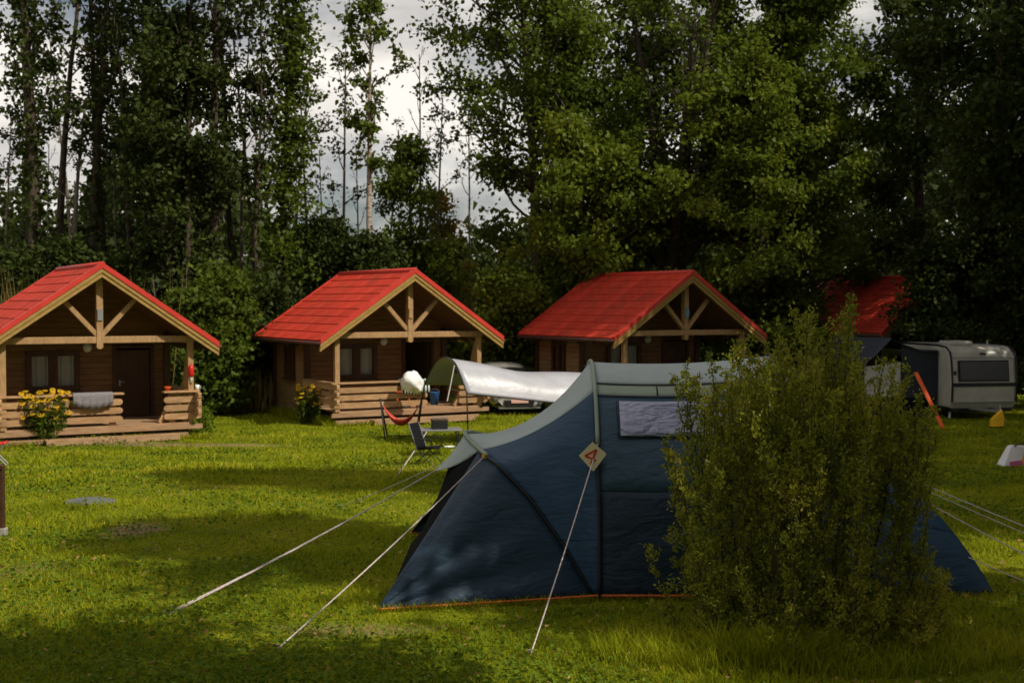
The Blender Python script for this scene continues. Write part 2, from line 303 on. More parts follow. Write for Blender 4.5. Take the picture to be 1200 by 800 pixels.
# ------------------------------------------------------------------ ground
def build_ground():
    xs = np.unique(np.concatenate([np.linspace(-500, -30, 24), np.linspace(-30, 30, 171), np.linspace(30, 500, 24)]))
    ys = np.unique(np.concatenate([np.linspace(-200, -4, 14), np.linspace(-4, 70, 211), np.linspace(70, 1200, 24)]))
    X, Y = np.meshgrid(xs, ys); Z = gz(X, Y)
    V = np.stack([X, Y, Z], -1).reshape(-1, 3); n, m = X.shape
    i = np.arange(n - 1)[:, None] * m + np.arange(m - 1)[None]; i = i.ravel()
    F = np.stack([i, i + 1, i + m + 1, i + m], 1)
    mat = bpy.data.materials.new('lawn_ground'); mat.use_nodes = True; nt = mat.node_tree; nn, ll = nt.nodes, nt.links
    b = nn['Principled BSDF']; b.inputs['Roughness'].default_value = .9; b.inputs['Specular IOR Level'].default_value = .03
    tc = nn.new('ShaderNodeTexCoord')
    def noise(s, d=6):
        k = nn.new('ShaderNodeTexNoise'); k.inputs['Scale'].default_value = s; k.inputs['Detail'].default_value = d; ll.new(tc.outputs['Object'], k.inputs['Vector']); return k
    def ramp(src, stops):
        r = nn.new('ShaderNodeValToRGB'); e = r.color_ramp.elements
        while len(e) < len(stops): e.new(.5)
        for q, (p, c) in enumerate(stops): e[q].position = p; e[q].color = (*c, 1)
        ll.new(src, r.inputs['Fac']); return r
    a = ramp(noise(1.1, 8).outputs['Fac'], [(.3, (.083, .112, .006)), (.5, (.150, .178, .008)), (.7, (.215, .225, .013))])
    c = ramp(noise(22, 4).outputs['Fac'], [(.35, (.45, .45, .45)), (.65, (1.15, 1.15, 1.1))])
    mu = nn.new('ShaderNodeMix'); mu.data_type = 'RGBA'; mu.blend_type = 'MULTIPLY'; mu.inputs[0].default_value = 1
    ll.new(a.outputs['Color'], mu.inputs[6]); ll.new(c.outputs['Color'], mu.inputs[7])
    cur = mu.outputs[2]
    soil = ramp(noise(14, 6).outputs['Fac'], [(.3, (.16, .105, .055)), (.7, (.30, .205, .115))])
    for (px, py, rx, ry, st) in ((160, 620, .42, .7, .9), (412, 738, .75, .28, .55), (190, 521, 3.4, .55, .9), (30, 668, .5, .5, .35)):
        p = onground(px, py)
        mp = nn.new('ShaderNodeMapping'); mp.vector_type = 'POINT'; mp.inputs['Location'].default_value = (-p.x / rx, -p.y / ry, 0); mp.inputs['Scale'].default_value = (1 / rx, 1 / ry, 0)
        ll.new(tc.outputs['Object'], mp.inputs['Vector'])
        ln = nn.new('ShaderNodeVectorMath'); ln.operation = 'LENGTH'; ll.new(mp.outputs['Vector'], ln.inputs[0])
        nz = noise(5, 5); ad = nn.new('ShaderNodeMath'); ad.operation = 'MULTIPLY_ADD'; ad.inputs[1].default_value = 1.6; ll.new(nz.outputs['Fac'], ad.inputs[0]); ll.new(ln.outputs['Value'], ad.inputs[2])
        mr = nn.new('ShaderNodeMapRange'); mr.inputs['From Min'].default_value = 1.15; mr.inputs['From Max'].default_value = 1.85; mr.inputs['To Min'].default_value = st; mr.inputs['To Max'].default_value = 0
        ll.new(ad.outputs['Value'], mr.inputs['Value'])
        mx = nn.new('ShaderNodeMix'); mx.data_type = 'RGBA'; ll.new(mr.outputs['Result'], mx.inputs[0]); ll.new(cur, mx.inputs[6]); ll.new(soil.outputs['Color'], mx.inputs[7]); cur = mx.outputs[2]
    ll.new(cur, b.inputs['Base Color'])
    bp = nn.new('ShaderNodeBump'); bp.inputs['Strength'].default_value = .7; bp.inputs['Distance'].default_value = .05
    ll.new(noise(30, 6).outputs['Fac'], bp.inputs['Height']); ll.new(bp.outputs['Normal'], b.inputs['Normal'])
    o = np_mesh('ground', V, F, mat, smooth=True); o['kind'] = 'structure'
build_ground()

# ------------------------------------------------------------------ cabins
CAB_TH = math.radians(30)
EAVE, APEX, HW, LEN = 2.32, 4.23, 2.8, 5.4              # heights above the cabin's ground; roof half width; ridge length
SL = (APEX - EAVE) / HW; SANG = math.atan(SL)
ZG = -0.65
def zz(z): return z - ZG                                # world height -> cabin height
def plank(mb, u0, u1, z0, z1, v0, v1, rounded=True):
    h = z1 - z0; r = h * .42 if rounded else .0
    c = h * .2
    if rounded: poly = [(u0, z0 + r), (u0 + r * .3, z0 + r * .35), (u0 + r, z0), (u1 - r, z0), (u1 - r * .3, z0 + r * .35), (u1, z0 + r), (u1, z1 - r), (u1 - r * .3, z1 - r * .35), (u1 - r, z1), (u0 + r, z1), (u0 + r * .3, z1 - r * .35), (u0, z1 - r)]
    else: poly = [(u0, z0), (u1, z0), (u1, z1), (u0, z1)]
    return mb.prism(poly, v0, v1, lambda a, b, t: (a, t, b))
def boards(mb, u0, u1, z, h, fn, th=.05):
    """one wall board with chamfered long edges; fn(u, depth, z) -> xyz"""
    c = .008
    poly = [(0, 0), (th - c, 0), (th, c), (th, h - c - .004), (th - c, h - .004), (0, h - .004)]
    return mb.prism(poly, u0, u1, lambda a, b, t: fn(t, a, z + b))

def make_cabin():
    root = thing('wooden_cabin', '', 'cabin')
    W = 2.2; VF, VB = 2.6, 5.15; FL = .39
    und = lambda u: EAVE + (HW - abs(u)) * SL - .13      # underside of the roof
    # walls of stacked boards, one mesh per wall
    BH = .148
    openings = [(-1.29, -.05, zz(.55), zz(1.41)), (.89, 1.79, FL, zz(1.52))]
    mb = MB(); z = .2
    while z < APEX - .2:
        top = z + BH; lim = W
        if und(W) < top: lim = min(W, HW - (z + .125 - EAVE) / SL)
        if lim > .1:
            spans = [(-lim, lim)]
            for (a, b, c, d) in openings:
                if top > c + .02 and z < d - .02:
                    ns = []
                    for (s0, s1) in spans:
                        if b <= s0 or a >= s1: ns.append((s0, s1)); continue
                        if a > s0: ns.append((s0, a))
                        if b < s1: ns.append((b, s1))
                    spans = ns
            for (s0, s1) in spans: boards(mb, s0, s1, z, BH, lambda u, d, zc: (u, VF + .05 - d, zc))
        z += BH
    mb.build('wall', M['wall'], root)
    sw = [(3.55, 4.25, zz(.55), zz(1.41))]
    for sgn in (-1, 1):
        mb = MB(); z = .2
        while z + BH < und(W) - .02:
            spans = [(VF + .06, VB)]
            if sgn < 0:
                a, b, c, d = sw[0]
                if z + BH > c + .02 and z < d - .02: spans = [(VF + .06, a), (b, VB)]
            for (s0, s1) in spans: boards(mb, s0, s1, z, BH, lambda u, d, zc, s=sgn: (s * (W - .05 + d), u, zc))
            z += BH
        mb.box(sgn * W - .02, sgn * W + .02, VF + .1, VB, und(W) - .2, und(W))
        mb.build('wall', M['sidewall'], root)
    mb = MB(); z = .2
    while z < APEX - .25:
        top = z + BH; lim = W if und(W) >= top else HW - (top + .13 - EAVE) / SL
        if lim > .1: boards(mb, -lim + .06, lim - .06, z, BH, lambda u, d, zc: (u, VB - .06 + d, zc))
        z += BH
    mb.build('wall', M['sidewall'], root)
    for sgn in (-1, 1):                                  # dark corner posts at the front wall
        mb = MB(); mb.box(sgn * W - .085, sgn * W + .085, VF - .09, VF + .055, .16, und(W)); mb.build('corner_post', M['darkwood'], root)
        mb = MB(); mb.box(sgn * W - .085, sgn * W + .085, VB - .02, VB + .08, .16, und(W)); mb.build('corner_post', M['darkwood'], root)
    mb = MB(); mb.box(-W + .05, W - .05, VF + .1, VB - .1, .12, FL - .03); mb.build('room_floor', M['darkwood'], root)
    # foundation sill under the walls
    mb = MB(); mb.box(-W + .03, W - .03, VF + .02, VB - .02, -.15, .2); mb.build('footing', M['concrete'], root)
    # roof: lining slab, tiles, verges, barge boards, gutters
    mb = MB()
    for sgn in (-1, 1):
        nx, nz = sgn * math.sin(SANG), math.cos(SANG)
        P = [(sgn * HW, EAVE), (0 + sgn * .001, APEX)]
        poly = [(P[0][0], P[0][1]), (P[1][0], P[1][1]), (P[1][0], P[1][1] - .12), (P[0][0], P[0][1] - .10)]
        mb.prism(poly, .06, LEN - .02, lambda a, b, t: (a, t, b))
    roof = mb.build('roof', M['under'], root)
    # one tile panel: waved sheet with a lip, local x along ridge, y up the slope
    NC, NP = 9, 5
    slen = math.hypot(HW, APEX - EAVE); ch = slen / NC; pw = LEN / NP
    tile_me = None
    tb = MB(); seg = 10; rows = []
    xs = [i / seg * (pw - .006) for i in range(seg + 1)]
    wv = lambda i: .009 * math.sin(i / seg * 5 * PI) ** 2
    for (yy, zb) in ((0, .006), (0, .036), (ch * .5, .029), (ch + .02, .018)): rows.append([(x, yy, zb + (wv(i) if zb > .01 else 0)) for i, x in enumerate(xs)])
    tb.grid(rows)
    tile_me = bpy.data.meshes.new('roof_tile'); tile_me.from_pydata(tb.v, [], tb.f); tile_me.update(); tile_me.materials.append(M['tile'])
    rr = random.Random(3)
    for sgn in (-1, 1):
        for c in range(NC):
            for p in range(NP):
                o = bpy.data.objects.new('roof_tile', tile_me); link(o, roof)
                s0 = c * ch; ux = HW - s0 * math.cos(SANG); zc = EAVE + s0 * math.sin(SANG)
                if sgn < 0: ex, o0 = Vector((0, -1, 0)), Vector((-ux, (p + 1) * pw, zc))
                else: ex, o0 = Vector((0, 1, 0)), Vector((ux, p * pw, zc))
                ey = Vector((-sgn * math.cos(SANG), 0, math.sin(SANG))); ez = ex.cross(ey)
                mtx = Matrix((ex, ey, ez)).transposed().to_4x4(); mtx.translation = o0 + ez * (.002 + rr.uniform(0, .004))
                o.matrix_local = mtx
    mb = MB(); mb.tube([(0, -.05, APEX + .03), (0, LEN + .03, APEX + .03)], .075, 10); mb.build('ridge_cap', M['verge'], roof, True)
    for sgn in (-1, 1):
        def ed(o, dz, w0, w1, y0, y1, nm, m):
            a = Vector((sgn * (HW + .02), 0, EAVE - .01)); b = Vector((0, 0, APEX + .005))
            mb = MB(); poly = [(a.x, a.z + w0), (b.x, b.z + w0), (b.x, b.z + w1), (a.x, a.z + w1)]
            mb.prism(poly, y0, y1, lambda p, q, t: (p, t, q)); mb.build(nm, m, root)
        ed(0, 0, -.05, .085, -.075, .055, 'verge_trim', M['verge'])
        ed(0, 0, -.155, -.052, -.055, .05, 'barge_board', M['barge'])
        ed(0, 0, -.265, -.158, -.03, .05, 'barge_board', M['barge'])
        ed(0, 0, -.12, .08, LEN - .03, LEN + .03, 'verge_trim', M['verge'])
        mb = MB(); pts = [(sgn * (HW + .05), -.03, EAVE - .06), (sgn * (HW + .05), LEN, EAVE - .06)]; mb.tube(pts, .055, 8); mb.build('gutter', M['gutter'], root, True)
        mb = MB()
        for q in range(7):                              # rafter tails under the eave
            v = .5 + q * .75; mb.bar((sgn * (HW - .04), v, EAVE - .15), (sgn * (W - .1), v, und(W) - .06), .06, .1)
        mb.build('rafters', M['darkwood'], root)
    # gable truss
    VP = .35
    mb = MB(); mb.box(-2.32, 2.32, VP - .07, VP + .07, zz(1.735), zz(1.895)); mb.build('tie_beam', M['beam'], root, bevel=.012)
    mb = MB(); mb.prism([(-.075, zz(1.64)), (-.04, zz(1.60)), (.04, zz(1.60)), (.075, zz(1.64)), (.075, APEX - .2), (-.075, APEX - .2)], VP - .085, VP + .085, lambda a, b, t: (a, t, b)); mb.build('king_post', M['beam'], root)
    for sgn in (-1, 1):
        mb = MB(); mb.bar((sgn * .06, VP, zz(1.93)), (sgn * .86, VP, zz(2.80)), .11, .12, (0, 1, 0)); mb.build('brace', M['beam'], root, bevel=.01)
        mb = MB(); mb.box(sgn * W - .07, sgn * W + .07, VP - .069, VP + .069, FL - .02, zz(1.735)); mb.build('post', M['beam'], root, bevel=.01)
        mb = MB(); mb.box(sgn * W - .06, sgn * W + .06, VP + .08, VF - .1, zz(1.70), zz(1.84)); mb.build('wall_plate', M['beam'], root)
    mb = MB(); mb.bar((W, VP + .62, FL + .72), (W, VP + .08, zz(1.6)), .1, .1); mb.build('brace', M['beam'], root)
    mb = MB(); mb.bar((1.44, VP + .06, FL + .01), (1.86, VP + .06, FL + .72), .10, .12, (0, 1, 0)); mb.build('brace', M['log'], root)
    # deck and step
    mb = MB()
    for q in range(16):
        v = .22 + q * .145; mb.box(-W + .02, W - .02, v, v + .138, FL - .04, FL)
    mb.build('deck_boards', M['deck'], root)
    mb = MB(); plank(mb, -2.42, 2.45, FL - .155, FL - .042, .16, .24, False); mb.build('deck_fascia', M['deck'], root)
    mb = MB(); mb.box(-W + .05, W - .05, .3, VF - .05, .0, FL - .16); mb.build('deck_frame', M['darkwood'], root)
    mb = MB(); plank(mb, -1.35, 1.75, .03, .155, -.30, -.24, False); mb.box(-1.35, 1.75, -.24, .10, .115, .155); mb.build('step', M['deck'], root)
    mb = MB(); plank(mb, -2.35, 2.05, .055, .16, .02, .1, False); mb.build('base_plank', M['deck'], root)
    # railings: each log rail a part
    zr = [(.085, .285 - .02), (.31 - .02, .49 - .02), (.515 - .02, .70 - .02)]   # above deck
    for (z0, z1) in zr:
        for (u0, u1) in ((-2.42, .52), (1.52, 2.46)):
            mb = MB(); plank(mb, u0, u1, FL + z0, FL + z1 - .035, .26, .34); mb.build('rail_board', M['log'], root)
        for sgn in (-1, 1):
            mb = MB(); h = FL + (z0 + z1) / 2
            mb.prism([(VP - .42, FL + z0 + .1 + .03), (VP - .40, FL + z0 + .1), (VF - .1, FL + z0 + .1), (VF - .1, FL + z1 + .065), (VP - .40, FL + z1 + .065), (VP - .42, FL + z1 + .035)], sgn * W - .04 + sgn * .12, sgn * W + .04 + sgn * .12, lambda a, b, t: (t, a, b)); mb.build('rail_board', M['log'], root)
    for (u0, u1) in ((-2.4, .54), (1.5, 2.40)):
        mb = MB(); mb.box(u0, u1, .18, .42, FL + .745, FL + .79); mb.build('rail_cap', M['log'], root, bevel=.008)
    for sgn in (-1, 1):
        mb = MB(); mb.box(sgn * 2.27 - .11, sgn * 2.27 + .11, .425, VF - .1, FL + .742, FL + .787); mb.build('rail_cap', M['log'], root, bevel=.008)
    for u in (-2.2, .3, 1.74, 2.12):
        mb = MB(); mb.box(u - .075, u + .075, .345, .415, FL - .1, FL + .742); mb.build('rail_post', M['log'], root)
    # door and windows
    door = None
    mb = MB()
    for q in range(6): mb.box(.0 + q * .142, .138 + q * .142, -.02, .02, 0, 1.72)
    mb.box(.0, .852, .02, .035, 0.002, 1.718)
    door = mb.build('door', M['darkwood'], root); door.location = (.915, VF + .03, FL + .01)
    mb = MB(); mb.box(.05, .09, -.05, -.02, .8, .95); mb.bar((.07, -.065, .9), (.18, -.065, .9), .02, .02); mb.build('handle', M['grey'], door)
    mb = MB()
    for (a, b, c, d) in ((.81, .90, FL, zz(1.60)), (1.78, 1.87, FL, zz(1.60)), (.90, 1.78, zz(1.525), zz(1.60))): mb.box(a, b, VF - .055, VF + .06, c, d)
    mb.build('door_frame', M['darkwood'], root)
    def window(a, b, c, d, fn, pale):
        wroot = None; mb = MB()
        t = .10; mid = (a + b) / 2
        def bx(m, x0, x1, z0, z1, d0, d1):
            P = [fn(x, dd, zc) for dd in (d0, d1) for (x, zc) in ((x0, z0), (x1, z0), (x1, z1), (x0, z1))]
            m.add(P, [(0, 1, 2, 3), (7, 6, 5, 4), (0, 4, 5, 1), (1, 5, 6, 2), (2, 6, 7, 3), (3, 7, 4, 0)])
        for (x0, x1, z0, z1) in ((a - .03, b + .03, c - .08, c + .05), (a - .03, b + .03, d - .05, d + .08), (a - .03, a + t, c + .05, d - .05), (b - t, b + .03, c + .05, d - .05), (mid - .11, mid + .11, c + .05, d - .05)): bx(mb, x0, x1, z0, z1, .085, -.02)
        f = mb.build('window', M['darkwood'], root)
        for (x0, x1) in ((a + t, mid - .11), (mid + .11, b - t)):
            pm = MB(); bx(pm, x0, x1, c + .05, d - .05, .035, .028); pm.build('pane', M['glass'], f)
        cm = MB()
        n = 24; rows = [[], []]
        for k in range(n + 1):
            x = a + .06 + (b - a - .12) * (k / n); dd = -.07 + .022 * math.sin(k * 1.9)
            rows[0].append(fn(x, dd, c + .02)); rows[1].append(fn(x, dd, d - .02))
        cm.grid(rows); cm.build('curtain', M['curtain'], f)
        sm = MB(); bx(sm, a - .08, b + .08, c - .125, c - .082, .13, -.01); sm.build('sill', M['darkwood'], f)
    window(-1.29, -.05, zz(.55), zz(1.41), lambda u, d, z: (u, VF - d, z), True)
    window(3.55, 4.25, zz(.55), zz(1.41), lambda u, d, z: (-W - d, u, z), False)
    mb = MB(); mb.lathe([(.001, -.12), (.06, -.105), (.105, -.06), (.12, 0), (.105, .06), (.06, .1), (.05, .13), (.001, .13)], (.15, VF - .16, zz(1.56))); mb.build('porch_lamp', M['globe'], root, True)
    return root

cabins = [(-9.76, 30.5, 30, 'cabin with grey towel on its railing and yellow flowers beside its steps'),
          (-2.71, 35.7, 30, 'cabin with open dark doorway and the white bundle on its railing'),
          (5.35, 38.0, 30, 'cabin whose red roof is half in diagonal shade, just behind the tent'),
          (14.7, 44.0, 30, 'mostly hidden cabin with shaded red roof rising behind the bush')]
cab0 = make_cabin(); CABS = []
for i, (x, y, th, lab) in enumerate(cabins):
    c = cab0 if i == 0 else copy_tree(cab0)
    c.location = (x, y, ZG); c.rotation_euler = (0, 0, math.radians(th)); c['label'] = lab; c['group'] = 'red roofed wooden cabins'
    CABS.append(c)
for o in list(bpy.data.objects):
    if o.parent == CABS[1] and o.name.startswith('door') and not o.name.startswith('door_frame'): o.rotation_euler = (0, 0, math.radians(100)); o['label'] = 'door standing open'
bpy.context.view_layer.update()
def cab(i, u, v, z):                                    # a point in cabin i (z above its ground) -> world
    x, y, th, _ = cabins[i]; t = math.radians(th)
    return Vector((x + u * math.cos(t) - v * math.sin(t), y + u * math.sin(t) + v * math.cos(t), ZG + z))
FLOOR = .39
for i, mt in ((0, 'greycloth'), (1, 'globe')):
    mb = MB(); mb.box(-.06, .06, .235, .263, 2.93, 3.2); mb.build('name_board', M['grey'] if i == 0 else M['beam'], CABS[i])
mb = MB(); n = 14
poly = [(.075 * math.cos(2 * PI * k / n), 3.06 + .17 * math.sin(2 * PI * k / n)) for k in range(n)]
mb.prism(poly, .23, .262, lambda a, b, t: (a, t, b)); o = mb.build('name_board', mk('faded_blue_paint', (.12, .2, .27), (.18, .27, .33), rough=.6), CABS[2]); o['label'] = 'oval faded blue board on the king post'

def drape(name, mat, label, cat, i, u0, u1, drop_f, drop_b, sag=0.06, ztop=FLOOR + .795, v=.18, vb=.42, fold=.012, group=None):
    """cloth lying over the front rail of cabin i"""
    rz = math.radians(cabins[i][2]); loc = cab(i, (u0 + u1) / 2, .3, 0)
    w = (u1 - u0) / 2; rows = []
    prof = [(v - .3 - .022, -drop_f), (v - .3 - .025, -drop_f * .6), (v - .3 - .022, -drop_f * .2), (v - .3 - .015, .006), (v - .3 + .05, .014), (vb - .3 - .03, .014), (vb - .3 + .012, .004), (vb - .3 + .02, -drop_b)]
    n = 22
    for (a, z) in prof:
        r = []
        for k in range(n + 1):
            s = -1 + 2 * k / n; dz = 0
            if z < 0: dz = z * (1 - sag * 0) + (z / drop_f if drop_f else 0) * sag * (1 - s * s) * (1 if a < 0 else .4)
            else: dz = z
            r.append((s * w, a + (fold * math.sin(k * 1.7) if z < -.05 else 0), ztop + dz))
        rows.append(r)
    mb = MB(); mb.grid(rows); o = mb.build(name, mat, None, True)
    o.location = loc; o.rotation_euler = (0, 0, rz)
    s = o.modifiers.new('thick', 'SOLIDIFY'); s.thickness = .008; s.offset = 1
    return tag(o, label, cat, group)
drape('towel', M['greycloth'], 'grey towel hanging in a curve over the railing of the cabin with flowers', 'towel', 0, -.66, .27, .26, .2, sag=.11)

# ------------------------------------------------------------------ tent
TY0, TRY, TRZ = 13.0, 1.37, 2.09
def sp(v, e): return math.copysign(abs(v) ** e, v)
def hoop(X, t, rz=TRZ, ry=TRY, sag=0): return Vector((X, TY0 - ry * sp(math.cos(t), .93), rz * sp(math.sin(t), .93) + .01))
def slant(t):
    f = t if t <= PI / 2 else PI - t
    K = [(0, (.76, 11.66, .02)), (.35, (.49, 11.72, .46)), (.7, (.18, 11.79, .89)), (1.0, (-.12, 11.90, 1.19)), (1.22, (-.28, 12.24, 1.265)), (1.4, (-.41, 12.62, 1.335)), (PI / 2, (-.48, TY0, 1.37))]
    p = [np.interp(f, [k[0] for k in K], [k[1][j] for k in K]) for j in range(3)]
    return Vector((p[0], p[1] if t <= PI / 2 else 2 * TY0 - p[1], p[2]))
def proj(p):
    y = p.y * math.cos(PITCH) - (p.z - CZ) * math.sin(PITCH); z = p.y * math.sin(PITCH) + (p.z - CZ) * math.cos(PITCH)
    return 600 + FPX * p.x / y, 400 - FPX * z / y
def find_t(fn, py):                                     # t where the near half of a hoop shows at image height py
    lo, hi = 0.0, PI / 2
    for _ in range(50):
        m = (lo + hi) / 2
        if proj(fn(m))[1] > py: lo = m
        else: hi = m
    return lo
HX1, HX2 = .80, 2.62
H1 = lambda t: hoop(HX1, t)
H2 = lambda t: hoop(HX2, t, rz=2.15)
tA, tB, tC, tD = find_t(H1, 575), find_t(H1, 514), find_t(H1, 463), find_t(H1, 449)
def build_tent():
    root = thing('tunnel_tent', 'large blue and grey tunnel tent with guy ropes behind the bush', 'tent', (1.6, TY0, 0))
    off = Vector((1.6, TY0, 0))
    def surf(name, mat, f, n, m, th=0, amp=0, label=None, wk=(5, 7)):
        rows = []
        for i in range(n + 1):
            r = []
            for j in range(m + 1):
                a, b = i / n, j / m; p = f(a, b)
                if amp:
                    e = min(1, 8 * a * (1 - a)) * min(1, 8 * b * (1 - b))
                    p = p + Vector((0, -1, .35)) * amp * e * (math.sin(a * wk[0] * 2 + b * wk[1] + 1.3) * .6 + math.sin(b * 13 - a * 9) * .4)
                r.append(p - off)
            rows.append(r)
        mb = MB(); mb.grid(rows); o = mb.build(name, mat, root, True)
        s = o.modifiers.new('thick', 'SOLIDIFY'); s.thickness = .004; s.offset = 0
        if label: o['label'] = label
        return o
    lerp = lambda a, b, t: a + (b - a) * t
    def mid(t, a):
        p = lerp(H1(t), H2(t), a); sg = 4 * a * (1 - a)
        p.z -= .045 * sg * math.sin(t); p.y += .03 * sg * math.cos(t) * math.sin(t); return p
    def strip(name, mat, t0, t1, x0=0, x1=1, n=14, m=8, amp=0, lift=0, label=None, wk=(5, 7)):
        def f(a, b):
            t = lerp(t0, t1, b); p = mid(t, lerp(x0, x1, a))
            if lift: p = p + Vector((0, -math.cos(t), math.sin(t))) * lift
            return p
        return surf(name, mat, f, n, m, amp=amp, label=label, wk=wk)
    strip('roof_panel', M['greyfab'], tD, PI - tD, n=16, m=18)
    for k in (0, 1):
        f = (lambda t: t) if k == 0 else (lambda t: PI - t)
        strip('eaves_strip', M['greenfab'], f(tC), f(tD - .004), m=3)
        strip('side_panel', M['slate'], f(tA), f(tC - .003), m=8, amp=.012)
        strip('side_panel', M['navy'], f(0), f(tA - .003), m=12, amp=.02)
        strip('seam_tape', M['seal'], f(tD - .012), f(tD + .003), m=1, lift=.008)
        strip('seam_tape', M['navy'], f(tC - .012), f(tC + .003), m=1, lift=.008)
    strip('seam_tape', M['seal'], tC, tD, .325, .333, n=1, m=2, lift=.008)
    strip('window_border', M['navy'], tB + .004, tC - .05, .105, .815, n=18, m=6, lift=.02)
    w = strip('window', M['clear'], tB + .012, tC - .06, .12, .80, n=24, m=8, amp=.0, lift=.03, wk=(11, 3))
    # vestibule
    sG = find_t(slant, 527); hG = find_t(H1, 457)
    def sagp(p, a, b, k):
        sg = 4 * a * (1 - a); return Vector((p.x, p.y, p.z - k * sg))
    for k in (0, 1):
        f = (lambda t: t) if k == 0 else (lambda t: PI - t)
        def side(a, b):
            p = lerp(slant(f(sG * b)), H1(f(hG * b)), a); sg = 4 * a * (1 - a)
            p.z -= .10 * sg * b * b; p.y += (.05 if k == 0 else -.05) * sg * b * (1.2 - b); return p
        surf('side_panel', M['bluefab'], side, 16, 22, amp=.012)
        mir = (lambda p: p) if k == 0 else (lambda p: Vector((p.x, 2 * TY0 - p.y, p.z)))
        A = mir(Vector((-1.19, 11.13, .012)))
        def wing(a, b):
            s = slant(f(sG * b)); p = lerp(A, s, .02 + .98 * a)
            q = 4 * a * (1 - a); p = p + Vector((.3, 1 if k == 0 else -1, .0)) * (.045 * q) + Vector((0, -1 if k == 0 else 1, .2)) * (.02 * q * math.sin(b * 21)); return p
        surf('wing_panel', M['deepblue'], wing, 16, 30)
        mb = MB(); pts = [A - off + Vector((0, -.01, .012))] + [mir(lerp(Vector((-1.19, 11.13, .02)), Vector((.78, 11.62, .03)), q)) - off for q in (.3, .6, 1)] + [mir(Vector((2.62, 11.60, .03))) - off]
        mb.tube(pts, .012, 5); mb.build('ground_tape', M['tape'], root)
        # slanted and upright pole sleeves
        ps = [slant(f(t)) - off + Vector((-.012, -.012 if k == 0 else .012, .006)) for t in np.linspace(.0, sG, 22)]
        mb = MB(); mb.tube(ps, .013, 6); mb.build('pole_sleeve', M['seal'], root, True)
        tH = find_t(H1, 522)
        ps = [H1(f(t)) - off + Vector((0, -.014 if k == 0 else .014, 0)) for t in np.linspace(0, tH, 14)]
        mb = MB(); mb.tube(ps, .017, 6); mb.build('pole_sleeve', M['seal'], root, True)
        ps = [H1(f(t)) - off + Vector((0, (-.012 if k == 0 else .012) * math.cos(t), .012)) for t in np.linspace(tH, PI / 2, 16)]
        mb = MB(); mb.tube(ps, .021, 6); mb.build('pole_sleeve', M['greenfab'], root, True)
        ps = [H2(f(t)) - off + Vector((0, -.01 if k == 0 else .01, .01)) for t in np.linspace(0, PI / 2, 22)]
        mb = MB(); mb.tube(ps, .018, 6); mb.build('pole_sleeve', M['seal'], root, True)
    def canopy(a, b):
        t = lerp(sG, PI - sG, b); h = lerp(hG, PI - hG, b); p = lerp(slant(t), H1(h), a); sg = 4 * a * (1 - a)
        p.z -= sg * (.10 + .15 * math.sin(b * PI)); return p
    surf('roof_panel', M['greyfab'], canopy, 16, 18)
    T = Vector((-.80, TY0, .985))
    def visor(a, b):
        t = lerp(sG, PI - sG, b); s = slant(t); p = lerp(T, s, .03 + .97 * a); p.z -= .04 * 4 * a * (1 - a); return p
    surf('visor', M['greyfab'], visor, 8, 14)
    ps = [slant(t) - off + Vector((-.01, 0, .016)) for t in np.linspace(sG - .12, PI - sG + .12, 24)]
    mb = MB(); mb.tube(ps, .022, 6); mb.build('pole_sleeve', M['greenfab'], root, True)
    # dark front wall under the visor
    def front(a, b):
        gy = lerp(11.75, 2 * TY0 - 11.75, b); lo = Vector((-1.13, gy, .01)); t = lerp(sG * .985, PI - sG * .985, b); hi = lerp(slant(t), T, .42 * min(1, 6 * b, 6 * (1 - b))) - Vector((.0, 0, .02 + .05 * min(1, 6 * b, 6 * (1 - b))))
        p = lerp(lo, hi, a); p.x += .05 * 4 * a * (1 - a); return p
    surf('front_door', M['mesh'], front, 10, 16, amp=0)
    # sleeping end: falls from the second hoop to a low pegged edge
    def endedge(t):
        return Vector((4.42 - .78 * abs(math.sin(t)), TY0 - 1.36 * sp(math.cos(t), .9), 1.15 * abs(math.sin(t)) ** .85 + .012))
    for k, (t0, t1, m, nm) in enumerate(((0, tA, 'navy', 'end_panel'), (tA, tD, 'bluefab', 'end_panel'), (tD, PI - tD, 'greyfab', 'roof_panel'), (PI - tD, PI - tA, 'bluefab', 'end_panel'), (PI - tA, PI, 'navy', 'end_panel'))):
        def en(a, b):
            t = lerp(t0, t1, b); p = lerp(H2(t), endedge(t), a); p.z -= .10 * 4 * a * (1 - a) * math.sin(t); return p
        surf(nm, M['bluefab' if m == 'navy' else m], en, 12, 10, amp=.01)
    def cap(a, b):
        t = b * PI; p = endedge(t); return Vector((lerp(p.x, 4.42, a), p.y, lerp(p.z, .012, a)))
    surf('end_panel', M['bluefab'], cap, 4, 24)
    # ropes, each ending at a peg
    def rope(p, q, r=.0062):
        mb = MB(); p, q = Vector(p) - off, Vector(q) - off
        pts = []
        for i in range(9):
            a = i / 8; c = lerp(p, q, a); c.z -= .03 * 4 * a * (1 - a); pts.append(c)
        mb.tube(pts, r, 5); o = mb.build('guy_rope', M['rope'], root)
        d = (q - p).normalized(); b = q
        pm = MB(); pm.tube([b + Vector((0, 0, .03)) , b - Vector((0, 0, .10)) + d * .03], .006, 5); pm.tube([b + Vector((-.03, 0, .03)), b + Vector((.02, 0, .035))], .006, 5); pm.build('tent_peg', M['grey'], root)
    B = slant(sG * .93)
    rope(B + Vector((-.01, -.02, 0)), onground(325, 760))
    rope(T, onground(196, 720)); rope(T + Vector((.01, .05, 0)), onground(204, 714), .005)
    S4 = H1(find_t(H1, 520)) + Vector((0, -.03, 0))
    rope(S4, onground(622, 766))
    e1 = endedge(.9); e2 = endedge(1.35)
